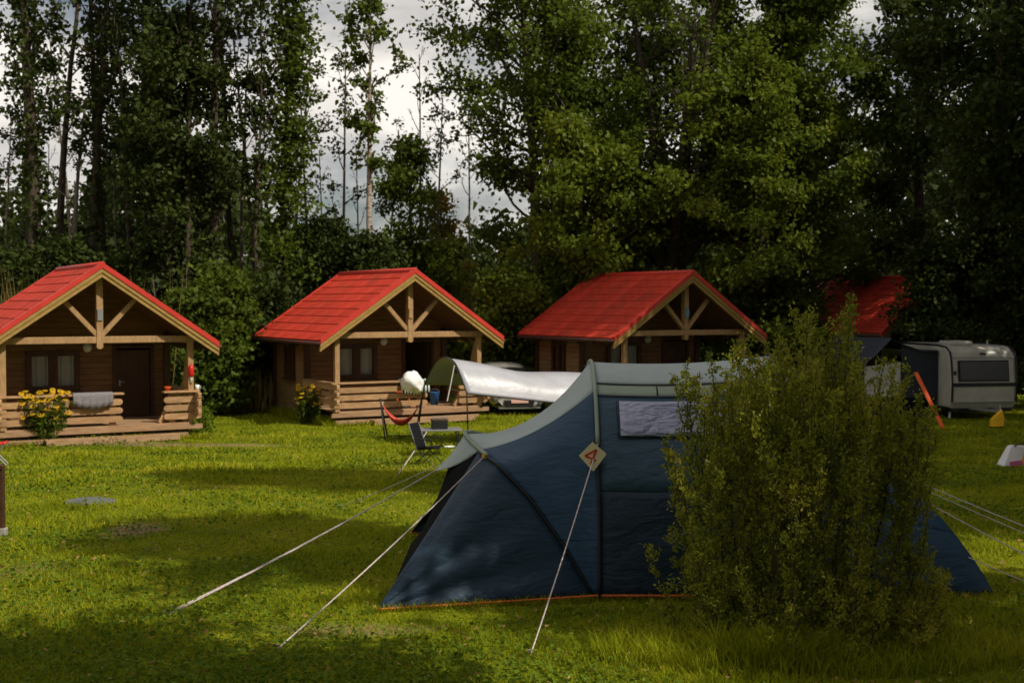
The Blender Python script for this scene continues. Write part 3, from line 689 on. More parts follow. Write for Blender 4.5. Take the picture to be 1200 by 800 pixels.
    rope(Vector((3.75, 12.0, 1.05)), Vector((6.45, 11.2, g(6.45, 11.2)))); rope(Vector((3.72, 12.1, 1.02)), Vector((6.2, 11.0, g(6.2, 11.0))), .005)
    rope(Vector((3.92, 12.0, .82)), Vector((5.5, 10.6, g(5.5, 10.6)))); rope(Vector((4.0, 11.85, .45)), Vector((5.25, 10.7, g(5.25, 10.7))), .005)
    rope(Vector((-.25, 2 * TY0 - 12.0, 1.2)), Vector((-2.4, 17.6, g(-2.4, 17.6))), .005)
    # toggle at the shoulder
    mb = MB(); c = B - off + Vector((.0, -.03, -.01)); mb.bar(c + Vector((-.035, 0, .02)), c + Vector((.045, 0, -.03)), .03, .035); mb.build('rope_toggle', M['yellow'], root, bevel=.004)
    return S4
S4 = build_tent()
# numbered card hanging at the hoop
tg = thing('number_tag', 'cream diamond shaped card with a red number 4 hanging on the tent hoop', 'tag', at(694.5, 534, S4.y - .16))
def dia(r): return [(-.128, 0.005), (.0, .128), (.118, .03), (.125, .01), (.012, -.135), (-.005, -.135)]
mb = MB(); mb.prism(dia(1), -.003, .003, lambda a, b, t: (a, t, b)); mb.build('card', M['tagpaper'], tg)
mb = MB()
R4 = math.radians(-24)
def r4(x, z): return (x * math.cos(R4) - z * math.sin(R4) - .012, -.006, x * math.sin(R4) + z * math.cos(R4) + .0)
for a, b in (((.022, -.072), (.022, .072)), ((.022, .072), (-.056, -.022)), ((-.056, -.022), (.056, -.022))): mb.bar(r4(*a), r4(*b), .017, .004, (0, 1, 0))
mb.build('numeral', M['tagred'], tg)
mb = MB(); mb.tube([(0, .0, .12), (.012, .12, .19)], .004, 5); mb.build('tie_loop', M['seal'], tg)
tg.rotation_euler = (math.radians(-6), math.radians(0), math.radians(4))

# ------------------------------------------------------------------ silver awning by the second cabin
def build_awning():
    root = thing('silver_canopy', 'silver barrel shaped canopy on an arched pole by the porch', 'canopy', (0, 29.5, 0))
    off = Vector((0, 29.5, 0))
    # arch from image outline: front foot, crown, back foot
    F = [at(547, 461, 29.2), at(540, 440, 29.3), at(533, 425, 29.5), at(524, 418.5, 29.9), at(514, 421, 30.4), at(505, 433, 30.9), at(497, 451, 31.3)]
    G = [at(690, 476, 30.6), at(689, 461, 30.7), at(688, 449, 30.9), at(686, 440, 31.3), at(681, 437, 31.9), at(676, 441, 32.4), at(672, 452, 32.8)]
    # smooth the arch
    def cr(P, t):
        n = len(P) - 1; i = min(int(t * n), n - 1); f = t * n - i
        p0, p1, p2, p3 = P[max(i - 1, 0)], P[i], P[i + 1], P[min(i + 2, n)]
        return .5 * ((2 * p1) + (p2 - p0) * f + (2 * p0 - 5 * p1 + 4 * p2 - p3) * f * f + (3 * p1 - p0 - 3 * p2 + p3) * f ** 3)
    rows = []
    for i in range(25):
        t = i / 24; r = []
        for j in range(21):
            a = j / 20; p = cr(F, t).lerp(cr(G, t), a); p.z -= .10 * 4 * a * (1 - a) * math.sin(PI * t) + .03 * math.sin(a * 9 + t * 5) * math.sin(PI * t); r.append(p - off)
        rows.append(r)
    mb = MB(); mb.grid(rows); o = mb.build('cover', M['silver'], root, True); s = o.modifiers.new('thick', 'SOLIDIFY'); s.thickness = .006
    ring = [cr(F, i / 24) - off for i in range(25)]
    foot1 = Vector((at(549, 500, 29.1).x, 29.1, g(0, 29.1))); foot2 = Vector((ring[-1].x - .2, 31.6, g(-2, 31.6))) - Vector((0, 29.5, 0))
    mb = MB(); mb.tube([foot1 - off] + ring + [foot2], .016, 6); mb.build('arch_pole', M['dark'], root, True)
    mb = MB(); mb.tube([cr(G, i / 12) - off for i in range(13)], .02, 6); mb.build('arch_pole', M['dark'], root, True)
    for f in (G[0], G[-1]):
        mb = MB(); mb.tube([f - off, Vector((f.x + .1, f.y, g(f.x, f.y))) - off], .02, 6); mb.build('support_pole', M['dark'], root)
    hem = [ (F[0].lerp(G[0], a / 10) - off) for a in range(11)]
    for k, h in enumerate(hem): h.z -= 0.0
    mb = MB(); mb.tube(hem, .02, 5); mb.build('hem_cord', M['seal'], root)
    for (a, b) in ((at(532.5, 428, 29.4), at(524, 470, 28.6)), (at(500, 506, 26.5), onground(466, 556))):
        mb = MB(); mb.tube([a - off, a.lerp(b, .5) - off - Vector((0, 0, .02)), b - off], .010, 5); mb.build('guy_strap', M['rope'], root)
    mb = MB(); c = at(532, 431, 29.45) - off; mb.bar(c, c + Vector((.06, 0, -.12)), .09, .05); mb.build('strap_buckle', M['dark'], root)
build_awning()

# ------------------------------------------------------------------ things at the second cabin
def bundle():
    rng = np.random.default_rng(5)
    c = at(482, 447, 35.3); root = thing('white_sheet', 'white crumpled sheet heaped high on the porch railing beside the open door', 'sheet', c)
    mb = MB(); n, m = 18, 14; rows = []
    for i in range(m + 1):
        ph = -PI / 2 + PI * i / m; r = []
        for k in range(n + 1):
            th = 2 * PI * (k % n) / n
            q = 1 + .10 * math.sin(3 * th + ph * 4) + .08 * math.sin(5 * th - 3 * ph + 1) + .05 * math.sin(9 * th + 7 * ph)
            x, y, z = math.cos(ph) * math.cos(th) * q, math.cos(ph) * math.sin(th) * q, math.sin(ph) * q
            r.append((x * .31 + .05 * z + (.10 if z < -.2 else 0) * abs(z), y * .22, z * .27 - .12 * max(0, x) ** 1.5))
        rows.append(r)
    mb.grid(rows); mb.build('cloth', M['white'], root, True)
    return root
bundle()
stripe = bpy.data.materials.new('green_white_striped_cloth'); stripe.use_nodes = True
_n, _l = stripe.node_tree.nodes, stripe.node_tree.links
_w = _n.new('ShaderNodeTexWave'); _w.inputs['Scale'].default_value = 3.4; _w.bands_direction = 'X'
_t = _n.new('ShaderNodeTexCoord'); _r = _n.new('ShaderNodeValToRGB'); _r.color_ramp.interpolation = 'CONSTANT'; _r.color_ramp.elements[0].color = (.015, .07, .07, 1); _r.color_ramp.elements[1].position = .5; _r.color_ramp.elements[1].color = (.7, .72, .68, 1)
_l.new(_t.outputs['Object'], _w.inputs['Vector']); _l.new(_w.outputs['Fac'], _r.inputs['Fac']); _l.new(_r.outputs['Color'], _n['Principled BSDF'].inputs['Base Color']); _n['Principled BSDF'].inputs['Roughness'].default_value = .9
drape('striped_towel', stripe, 'green and white striped towel hanging over the railing under the white sheet', 'towel', 1, -.36, .52, .34, .22, sag=.05, v=.16)
def porch_things():
    # bucket
    p = cab(1, 1.15, 1.1, FLOOR); b = thing('blue_bucket', 'blue bucket standing on the porch floor at the open doorway', 'bucket', p)
    mb = MB(); mb.lathe([(.001, 0), (.11, 0), (.145, .36), (.152, .37), (.14, .365), (.105, .02), (.001, .02)], n=16); mb.build('pail', M['blue_pl'], b, True)
    mb = MB(); mb.tube([(.148 * math.cos(a), .02, .36 + .10 * math.sin(a)) for a in np.linspace(0, PI, 9)], .006, 5); mb.build('handle', M['grey'], b)
    # small stool and folded orange cushion seen between the rails
    p = cab(1, .1, 1.0, FLOOR); s = thing('camp_stool', 'small orange stool behind the railing under the white sheet', 'stool', p)
    mb = MB(); mb.box(-.2, .2, -.18, .18, .41, .45); mb.build('seat', M['orange'], s, bevel=.012)
    for a in (-1, 1):
        for c in (-1, 1): mb = MB(); mb.bar((a * .17, c * .15, 0), (a * .15, c * .13, .41), .035, .035); mb.build('leg', M['orange'], s)
    # white basin
    p = cab(1, -.05, .55, FLOOR); w = thing('wash_basin', 'white basin on the porch floor seen between the rails', 'basin', p)
    mb = MB(); mb.lathe([(.001, .0), (.13, 0), (.20, .13), (.215, .135), (.195, .125), (.12, .015), (.001, .015)], n=16); mb.build('bowl', M['white'], w, True)
    # cabin one: lantern, pot, cup
    p = cab(0, 2.2, .27, FLOOR + 1.12); l = thing('red_lantern', 'red lantern hanging on the porch post of the cabin with flowers', 'lantern', p)
    mb = MB(); mb.lathe([(.001, .0), (.05, .0), (.075, .06), (.075, .22), (.05, .3), (.001, .3)], n=12); mb.build('shade', M['redpl'], l, True)
    mb = MB(); mb.lathe([(.001, -.16), (.03, -.15), (.04, -.05), (.045, 0)], n=10); mb.build('glass', M['globe'], l, True)
    mb = MB(); mb.tube([(0, 0, .3), (0, .02, .38), (0, .05, .4)], .006, 5); mb.build('hook', M['dark'], l)
    p = cab(0, 1.62, .3, FLOOR + .79); l = thing('orange_pot', 'small orange pot on the short railing cap by the steps', 'pot', p)
    mb = MB(); mb.lathe([(.001, 0), (.05, 0), (.075, .09), (.082, .1), (.07, .095), (.05, .02), (.001, .02)], n=12); mb.build('pot_body', M['orange'], l, True)
    mb = MB(); mb.lathe([(.088, .085), (.088, .105), (.075, .105), (.075, .085), (.088, .085)], n=12); mb.build('rim', M['orange'], l)
    p = cab(0, 2.36, .3, FLOOR + .79); l = thing('white_cup', 'white cup on the end of the railing below the red lantern', 'cup', p)
    mb = MB(); mb.lathe([(.001, 0), (.045, 0), (.055, .13), (.049, .13), (.04, .012), (.001, .012)], n=12); mb.build('cup_body', M['white'], l, True)
    mb = MB(); mb.tube([(.05, 0, .03), (.09, 0, .05), (.09, 0, .09), (.053, 0, .1)], .008, 5); mb.build('handle', M['white'], l)
    # towel on cabin three, in the dim porch
    mb = MB(); rows = []
    for i in range(5):
        rows.append([(-.33 + .66 * k / 12, .02 * math.sin(k * 1.5) * (i > 0), -.12 * i) for k in range(13)])
    mb.grid(rows); o = mb.build('teal_towel', M['teal'], None, True); o.location = cab(2, -2.27, 1.15, FLOOR + 1.15 - .12); o.rotation_euler = (0, 0, math.radians(120))
    s = o.modifiers.new('thick', 'SOLIDIFY'); s.thickness = .012
    tag(o, 'teal towel hung on a line at the side of the porch behind the tent', 'towel')
    mb = MB(); mb.tube([cab(2, -2.2, .35, 1.43) - Vector((0, 0, 0)), cab(2, -2.27, 1.15, 1.42), cab(2, -2.2, 2.6, 1.43)], .008, 5); tag(mb.build('clothes_line', M['rope']), 'thin clothes line across the porch side carrying the teal towel', 'clothes line')
porch_things()

def hammock():
    p = onground(470, 514); p = Vector((p.x, p.y, g(p.x, p.y)))
    root = thing('hammock', 'red hammock slung on a dark metal stand in front of the porch', 'hammock', p)
    L = .52
    mb = MB(); rows = []
    for i in range(17):
        a = -1 + 2 * i / 16; z = .82 - .50 * (1 - a * a) ; w = .05 + .20 * (1 - a * a); r = []
        for k in range(9):
            s = -1 + k / 4; r.append((a * L * .86, s * w, z + .14 * s * s * (1 - a * a)))
        rows.append(r)
    mb.grid(rows); o = mb.build('cloth', M['red'], root, True); s = o.modifiers.new('thick', 'SOLIDIFY'); s.thickness = .012
    for sg in (-1, 1):
        for q in (-1, 1):
            mb = MB(); mb.tube([(sg * L * .70, q * .30, 0), (sg * L * .98, 0, 1.0)], .020, 6); mb.build('leg', M['dark'], root)
        mb = MB(); mb.tube([(sg * L * .86, 0, .82), (sg * L * .98, 0, .98)], .010, 5); mb.build('cord', M['rope'], root)
    mb = MB(); mb.tube([(-L * .7, 0.3, .05), (L * .7, .3, .05)], .018, 6); mb.build('base_bar', M['dark'], root)
hammock()

def chair(px, py, rz, label, Y=None):
    p = onground(px, py); root = thing('folding_chair', label, 'chair', p, rz); root.scale = (.8, .8, .8)
    mb = MB(); rows = [[(-.26 + .52 * k / 6, -.24 + .46 * i / 5, .46 - .05 * math.sin(PI * k / 6) - .05 * i / 5) for k in range(7)] for i in range(6)]
    mb.grid(rows); o = mb.build('seat', M['black'], root, True); o.modifiers.new('t', 'SOLIDIFY').thickness = .015
    mb = MB(); rows = [[(-.26 + .52 * k / 6, .20 + .22 * i / 6 + .05 * math.sin(PI * k / 6), .38 + .62 * i / 6) for k in range(7)] for i in range(7)]
    mb.grid(rows); o = mb.build('backrest', M['black'], root, True); o.modifiers.new('t', 'SOLIDIFY').thickness = .015
    for s in (-1, 1):
        mb = MB(); mb.tube([(s * .28, -.26, 0), (s * .27, .22, .42)], .012, 6); mb.build('leg', M['dark'], root)
        mb = MB(); mb.tube([(s * .28, .30, 0), (s * .28, -.24, .46)], .012, 6); mb.build('leg', M['dark'], root)
        mb = MB(); mb.tube([(s * .27, .20, .38), (s * .27, .43, 1.02)], .013, 6); mb.build('back_frame', M['grey'], root)
        mb = MB(); mb.bar((s * .30, -.22, .63), (s * .30, .26, .66), .05, .025); mb.build('armrest', M['dark'], root, bevel=.008)
        mb = MB(); mb.tube([(s * .29, -.2, .46), (s * .30, -.2, .62)], .011, 6); mb.build('arm_support', M['dark'], root)
chair(503, 544, math.radians(68), 'black folding camp chair with pale back frame beside the camping table')
def camp_table():
    p = onground(516, 534); root = thing('camping_table', 'low grey folding table with things on it behind the black chair', 'table', p, .15)
    mb = MB(); mb.box(-.45, .45, -.3, .3, .56, .585); mb.build('tabletop', M['grey'], root, bevel=.006)
    for s in (-1, 1):
        for q in (-1, 1): mb = MB(); mb.tube([(s * .40, q * .26, 0), (s * .36, q * .22, .56)], .013, 6); mb.build('leg', M['dark'], root)
        mb = MB(); mb.tube([(s * .38, -.24, .3), (s * .38, .24, .3)], .010, 6); mb.build('stretcher', M['dark'], root)
    b = thing('cooler_box', 'dark cooler box with a brown lid standing on the camping table', 'cooler', p + Vector((-.02, 0, .585)), .2)
    mb = MB(); mb.box(-.17, .17, -.12, .12, 0, .17); mb.build('box_body', M['dark'], b, bevel=.015)
    mb = MB(); mb.box(-.18, .18, -.13, .13, .172, .21); mb.build('lid', M['bark'], b, bevel=.012)
    mb = MB(); mb.tube([(-.18, 0, .12), (-.15, 0, .25), (.15, 0, .25), (.18, 0, .12)], .009, 5); mb.build('handle', M['grey'], b)
    c = thing('white_bowl', 'white bowl lying in the grass under the camping table', 'bowl', onground(527, 527))
    mb = MB(); mb.lathe([(.001, 0), (.06, 0), (.12, .08), (.127, .082), (.11, .075), (.055, .012), (.001, .012)], n=14); mb.build('bowl_body', M['white'], c, True)
    mb = MB(); mb.lathe([(.05, -.004), (.065, -.004), (.062, .002), (.05, .002)], n=14); mb.build('foot_ring', M['white'], c)
camp_table()

# ------------------------------------------------------------------ car
def build_car():
    p = Vector((0.22, 38.0, 0)); p.z = g(p.x, p.y)
    root = thing('parked_car', 'silver hatchback car parked nose forward beneath the canopy edge', 'car', p, math.radians(12))
    # stations front (y=0) to back: (y, zlow, zbelt, wlow, wbelt, ztop, wtop)
    st = [(0.0, .28, .52, .60, .66, .60, .52), (.06, .20, .56, .74, .80, .68, .62), (.30, .18, .62, .80, .87, .76, .70), (.75, .18, .72, .82, .89, .84, .74), (1.15, .18, .80, .83, .90, .92, .74),
          (1.85, .18, .86, .83, .90, 1.36, .60), (2.3, .18, .88, .83, .90, 1.46, .60), (3.2, .18, .90, .83, .90, 1.44, .60), (3.85, .20, .92, .82, .88, 1.30, .58), (4.15, .30, .92, .76, .80, .98, .66), (4.22, .40, .80, .6, .66, .84, .5)]
    rows = []
    for (y, zl, zb, wl_, wb, zt, wtp) in st:
        half = [(0, zl), (wl_ * .8, zl), (wl_, zl + .08), (wb, (zl + zb) * .5 + .05), (wb * .985, zb), ((wb + wtp) / 2, zb + (zt - zb) * .45), (wtp, zt - .02), (wtp * .6, zt + .015), (0, zt + .02)]
        rows.append([(-x, y, z) for x, z in half] + [(x, y, z) for x, z in reversed(half[:-1])])
    mb = MB(); mb.grid(rows)
    n = len(rows[0]); mb.f.append(tuple(range(n - 1))); mb.f.append(tuple(range((len(rows) - 1) * n, len(rows) * n - 1))[::-1])
    body = mb.build('body', M['carpaint'], root, True)
    ss = body.modifiers.new('ss', 'SUBSURF'); ss.levels = ss.render_levels = 2
    def patch(name, mat, pts, d=.03, par=root, label=None):
        mb = MB(); k = len(pts); vs = [Vector(q) for q in pts]; nrm = (vs[1] - vs[0]).cross(vs[2] - vs[0]).normalized()
        mb.add(vs + [v - nrm * d for v in vs], [tuple(range(k)), tuple(range(2 * k - 1, k - 1, -1))] + [(i, k + i, k + (i + 1) % k, (i + 1) % k) for i in range(k)])
        return mb.build(name, mat, par)
    patch('windscreen', M['darkglass'], [(-.70, 1.12, .93), (.70, 1.12, .93), (.56, 1.80, 1.335), (-.56, 1.80, 1.335)])
    for s in (-1, 1):
        pts = [(s * .915, 1.3, .90), (s * .915, 3.5, .95), (s * .67, 3.2, 1.35), (s * .67, 2.0, 1.34)]
        patch('side_window', M['darkglass'], pts if s > 0 else pts[::-1])
        hl = [(s * .42, -.035, .60), (s * .78, .10, .62), (s * .84, .30, .73), (s * .60, .08, .70), (s * .44, -.01, .65)]
        h = patch('headlight', M['lampglass'], hl if s > 0 else hl[::-1], .06)
        mb = MB(); mb.lathe([(.001, .03), (.045, .02), (.05, 0)], n=10); o = mb.build('bulb_lens', M['seal'], h); o.location = (s * .62, .02, .655); o.rotation_euler = (PI / 2, 0, 0)
        fl = [(s * .50, -.03, .28), (s * .72, .06, .28), (s * .76, .09, .42), (s * .62, -.01, .40)]
        patch('fog_lamp_recess', M['seal'], fl if s > 0 else fl[::-1], .05)
        mb = MB(); mb.box(s * .90, s * 1.04, 1.28, 1.40, .92, 1.04); mb.build('mirror', M['carpaint'], root, bevel=.03)
        for yy in (.78, 3.35):
            w = MB(); w.lathe([(.12, -.1), (.30, -.1), (.315, -.06), (.315, .06), (.30, .1), (.2, .1)], n=22); o = w.build('wheel', M['tyre'], root, True); o.location = (s * .80, yy, .315); o.rotation_euler = (0, PI / 2, 0)
            w = MB(); w.lathe([(.001, .085), (.05, .09), (.19, .07), (.205, .10)], n=22); w.lathe([(.001, -.085), (.05, -.09), (.19, -.07), (.205, -.10)], n=22); w.build('rim', M['grey'], o)
    patch('lower_grille', M['seal'], [(-.40, -.055, .25), (.40, -.055, .25), (.46, -.05, .45), (-.46, -.05, .45)], .05)
    patch('upper_grille', M['seal'], [(-.36, -.03, .575), (.36, -.03, .575), (.40, -.01, .635), (-.40, -.01, .635)], .05)
    patch('chrome_strip', M['grey'], [(-.36, -.05, .60), (.36, -.05, .60), (.36, -.045, .62), (-.36, -.045, .62)], .02)
    patch('number_plate', M['plate'], [(-.26, -.075, .37), (.26, -.075, .37), (.26, -.07, .48), (-.26, -.07, .48)], .012)
    mb = MB(); mb.lathe([(.001, .01), (.05, .01), (.055, 0)], n=14); o = mb.build('bonnet_emblem', M['dark'], root); o.location = (0, -.055, .61); o.rotation_euler = (PI / 2, 0, 0)
    patch('lower_lip', M['grey'], [(-.62, -.05, .20), (.62, -.05, .20), (.64, -.055, .235), (-.64, -.055, .235)], .06)
build_car()

# ------------------------------------------------------------------ caravan and its awning
def build_caravan():
    Y = 37.0; p = at(1153, 480, Y); p.z = g(p.x, p.y) - .06
    root = thing('caravan', 'off white caravan with wide end window in the shade of the trees', 'caravan', p, math.radians(10))
    root.scale = (1, 1, .90)
    W, H0, H1_, L = 1.03, .42, 2.42, 4.6
    prof = [(0.10, H0), (.0, .62), (-.02, 1.25), (.05, 1.95), (.14, 2.22), (.38, 2.38), (.9, H1_), (L - .6, H1_), (L - .15, 2.25), (L, 1.4), (L - .05, H0)]
    mb = MB(); n = len(prof)
    secs = [(-W, .0), (-W + .03, .05)]
    rows = []
    for (x, ins) in ((-W, .07), (-W + .02, .03), (-W + .09, 0), (W - .09, 0), (W - .02, .03), (W, .07)):
        cy, cz = L / 2, 1.4; r = []
        for (y, z) in prof: r.append((x, y + (ins if y < cy else -ins), z + (ins if z < cz else -ins)))
        r.append(r[0]); rows.append(r)
    mb.grid(rows); mb.f.append(tuple(range(n))[::-1]); k = 5 * (n + 1); mb.f.append(tuple(range(k, k + n)))
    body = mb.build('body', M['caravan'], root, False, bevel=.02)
    def fr(name, mat, x0, x1, z0, z1, out=.03, par=root, slope=True, bev=.0):
        def yy(z): return np.interp(z, [.42, .62, 1.25, 1.95, 2.22], [.1, 0, -.02, .05, .14])
        mb = MB(); vs = []
        zs = [z0, (z0 + z1) / 2, z1]
        for z in zs: vs += [(x0, yy(z) - out, z), (x1, yy(z) - out, z), (x1, yy(z) + .02, z), (x0, yy(z) + .02, z)]
        fs = [(0, 3, 2, 1), (8, 9, 10, 11)]
        for q in (0, 4): fs += [(q, q + 1, q + 5, q + 4), (q + 1, q + 2, q + 6, q + 5), (q + 2, q + 3, q + 7, q + 6), (q + 3, q, q + 4, q + 7)]
        mb.add(vs, fs); return mb.build(name, mat, par, bevel=bev)
    w = fr('window', M['seal'], -.82, .78, 1.28, 1.96, .035, bev=.02)
    fr('pane', M['darkglass'], -.77, .73, 1.34, 1.91, .05, w)
    c = fr('window_blind', M['curtain'], -.70, .2, 1.36, 1.6, .04, w)
    fr('trim_band', M['seal'], -1.0, 1.0, 1.12, 1.24, .02)
    fr('seam_strip', M['grey'], -.98, .98, 2.03, 2.07, .02)
    fr('seam_strip', M['grey'], -.98, .98, .60, .64, .02)
    fr('emblem', M['dark'], -.08, .10, 2.13, 2.20, .02)
    fr('corner_lamp', M['seal'], -.95, -.88, 1.5, 1.62, .03)
    for s in (-1, 1):
        mb = MB(); mb.tube([(s * (W - .02), prof[i][0] - .01, prof[i][1] + .01) for i in range(1, 8)], .03, 6); mb.build('corner_trim', M['seal'], root, True)
        w = MB(); w.lathe([(.12, -.09), (.29, -.09), (.31, -.05), (.31, .05), (.29, .09), (.15, .09)], n=20); o = w.build('wheel', M['tyre'], root, True); o.location = (s * .88, 2.5, .31); o.rotation_euler = (0, PI / 2, 0)
        w = MB(); w.lathe([(.001, .06), (.14, .08), (.19, .05)], n=16); w.build('rim', M['grey'], o)
        mb = MB(); mb.bar((s * .8, .5, 0), (s * .75, .55, .45), .06, .05); mb.build('steady_leg', M['grey'], root)
    mb = MB(); mb.box(-.95, .95, .15, L - .1, .30, .43); mb.build('chassis', M['seal'], root)
    mb = MB(); mb.bar((-.45, .4, .42), (0, -.9, .40), .06, .08); mb.bar((.45, .4, .42), (0, -.9, .40), .06, .08); mb.tube([(0, -.85, .02), (0, -.85, .6)], .03, 6); mb.build('drawbar', M['grey'], root)
    mb = MB(); mb.box(-.65, .05, .7, 1.5, H1_ - .02, H1_ + .14); mb.build('roof_hatch', M['caravan'], root, bevel=.06)
    mb = MB(); mb.tube([(.52, .75, H1_ - .05), (.52, .75, H1_ + .16)], .03, 8); mb.build('roof_vent', M['grey'], root)
    mb = MB(); mb.box(-W - .02, -W - .001, 1.2, 1.8, .5, 2.1); d = mb.build('door', M['caravan'], root, bevel=.02)
    mb = MB(); mb.box(-W - .05, -W - .02, 1.25, 1.31, 1.2, 1.32); mb.build('handle', M['seal'], d)
    mb = MB(); mb.box(-W - .03, -W + .01, 2.4, 3.6, 1.3, 1.95); mb.build('side_window', M['darkglass'], root, bevel=.02)
    # awning: own thing pitched against the long side
    a = thing('caravan_awning', 'dark navy awning with white wall panel pitched against the caravan', 'awning', p, math.radians(10)); a.scale = (1, 1, .92)
    X0, X1 = -W - .04, -W - 2.35
    y0, y1 = .75, 4.4
    mb = MB(); rows = []
    for (x, z) in ((X0, 2.22), (X0 - .5, 2.22), (X0 - 1.1, 2.42), (X0 - 1.5, 2.62), (X0 - 2.0, 2.1), (X1 - .1, 1.75)): rows.append([(x, y0 - .12, z - .03), (x, y0, z), (x, (y0 + y1) / 2, z - .03), (x, y1, z)])
    mb.grid(rows); o = mb.build('roof_cover', M['navyawn'], a, True); o.modifiers.new('t', 'SOLIDIFY').thickness = .01
    mb = MB(); mb.add([(X0, y0, .7), (X0, y0, 2.2), (X0 - .5, y0, 2.2), (X0 - 1.1, y0, 2.38), (X0 - 1.1, y0, .7)], [(0, 1, 2, 3, 4)]); o = mb.build('front_wall', M['navyawn'], a); o.modifiers.new('t', 'SOLIDIFY').thickness = .01
    mb = MB(); mb.add([(X0 - 1.15, y0, .75), (X0 - 1.15, y0, 1.85), (X1, y0, 1.7), (X1, y0, .75)], [(0, 1, 2, 3)]); o = mb.build('wall_panel', M['awnwhite'], a); o.modifiers.new('t', 'SOLIDIFY').thickness = .01; o['label'] = 'white wall panel'
    mb = MB(); mb.add([(X1, y0, .05), (X1, y0, 1.72), (X1, y1, 1.72), (X1, y1, .05)], [(0, 1, 2, 3)]); o = mb.build('wall_panel', M['navyawn'], a); o.modifiers.new('t', 'SOLIDIFY').thickness = .01
    for (x, z) in ((X0 - .02, 2.2), (X0 - 1.12, 2.4), (X1, 1.72)):
        mb = MB(); mb.tube([(x, y0 - .02, 0), (x, y0 - .02, z)], .02, 6); mb.build('pole', M['dark'], a)
    mb = MB(); mb.box(X1, X0, y0 - .01, y0 + .01, .05, .72); mb.build('mud_wall', M['black'], a)
    return root
build_caravan()
def loose_right():
    p, q = at(1077, 443, 35.2), onground(1105, 502)
    root = thing('orange_strap', 'bright orange storm strap running from the awning roof to the ground', 'strap', q)
    t = at(1073, 436, q.y + .6) - q
    mb = MB(); mb.bar(t, (0, 0, .02), .10, .014, (0, 1, 0)); mb.build('webbing', M['orange'], root)
    mb = MB(); mb.tube([(0.01, 0, .10), (.04, 0, -.12)], .02, 6); mb.build('ground_peg', M['orange'], root)
    q = onground(1168, 502); f = thing('yellow_marker', 'yellow triangular marker flag standing on the grass before the caravan', 'marker', q)
    mb = MB(); mb.prism([(-.19, .06), (.17, .06), (.20, .30), (.12, .52), (-.17, .26)], -.035, .035, lambda a, b, t: (a, t * (1.3 - b), b)); mb.build('flag', M['yellow'], f, bevel=.01)
    for s in (-.14, .12): mb = MB(); mb.tube([(s, 0, -.03), (s, 0, .08)], .018, 6); mb.build('foot', M['dark'], f)
    q = onground(1192, 545); b = thing('beach_bag', 'white beach bag with yellow and pink stripes lying on the grass', 'bag', q, .1)
    mb = MB(); mb.prism([(-.36, 0), (.42, 0), (.42, .36), (-.12, .40), (-.16, .38)], -.16, .16, lambda a, c, t: (a, t * (1 - .5 * c / .4) + .1 * c, c)); mb.build('bag_body', mk('white_bag_cloth', (.62, .60, .63), (.72, .70, .72), rough=.8), b, bevel=.02)
    mb = MB(); mb.bar((.03, -.178, .07), (.17, -.09, .37), .085, .012, (0, 1, 0)); mb.build('stripe', M['yellow'], b)
    mb = MB(); mb.bar((-.24, -.182, .05), (.03, -.174, .08), .09, .012, (0, 1, 0)); mb.build('stripe', mk('pink_print', (.55, .12, .25), rough=.8), b)
    mb = MB(); mb.tube([(-.1, -.07, .385), (0, -.07, .44), (.2, -.06, .45), (.33, -.06, .37)], .014, 6); mb.build('handle', M['dark'], b)
loose_right()

# ------------------------------------------------------------------ left edge things and lawn marks
def left_edge():
    q = onground(2, 628)
    r = thing('wooden_stand', 'brown wooden stand with slanted top rail on a concrete foot at the lawn edge', 'stand', q)
    mb = MB(); mb.box(-.035, .035, -.035, .035, .06, .80); mb.build('post', M['darkwood'], r, bevel=.006)
    mb = MB(); mb.box(-.09, -.045, -.03, .03, .0, .70); mb.build('post', M['log'], r, bevel=.006)
    mb = MB(); mb.bar((.03, 0, .80), (-.55, 0, 1.02), .07, .06); mb.build('top_rail', M['darkwood'], r)
    mb = MB(); mb.bar((-.05, 0, .18), (-.7, 0, .18), .06, .05); mb.build('lower_rail', M['darkwood'], r)
    mb = MB(); mb.box(-.06, .055, -.06, .06, -.05, .10); mb.build('concrete_foot', M['concrete'], r, bevel=.01)
    mb = MB(); mb.box(-.42, -.095, -.015, .015, .28, .55); mb.build('yellow_board', M['yellow'], r)
    q = onground(-4, 545); c = thing('folding_stool', 'red topped folding stool with pale crossed legs by the lawn edge', 'stool', q, .3)
    mb = MB(); rows = [[(-.2 + .4 * k / 6, -.18 + .36 * i / 4, .47 - .03 * math.sin(PI * k / 6)) for k in range(7)] for i in range(5)]
    mb.grid(rows); o = mb.build('seat', M['redpl'], c, True); o.modifiers.new('t', 'SOLIDIFY').thickness = .03
    for s in (-1, 1):
        for k in (-1, 1): mb = MB(); mb.tube([(k * .2, s * .17, 0), (-k * .2, s * .17, .46)], .013, 6); mb.build('leg', M['grey'], c)
    q = onground(105, 588); s = thing('stone_slab', 'flat grey stone cover lying flush in the lawn', 'slab', q)
    mb = MB(); rng = random.Random(2); n = 16; rad = [(.34 + rng.uniform(-.03, .03)) for _ in range(n)]
    ring = lambda k, z: [(k * rad[i] * math.cos(2 * PI * i / n), k * .95 * rad[i] * math.sin(2 * PI * i / n), z) for i in range(n)]
    vs = ring(1.02, -.09) + ring(1, .012) + ring(.93, .028) + ring(.5, .032)
    mb.add(vs, [(j * n + i, j * n + (i + 1) % n, (j + 1) * n + (i + 1) % n, (j + 1) * n + i) for j in range(3) for i in range(n)] + [tuple(3 * n + i for i in range(n))]); mb.build('cover', M['stone'], s, False)
    # trodden path before the first cabin is a worn strip a hand above the soil
left_edge()

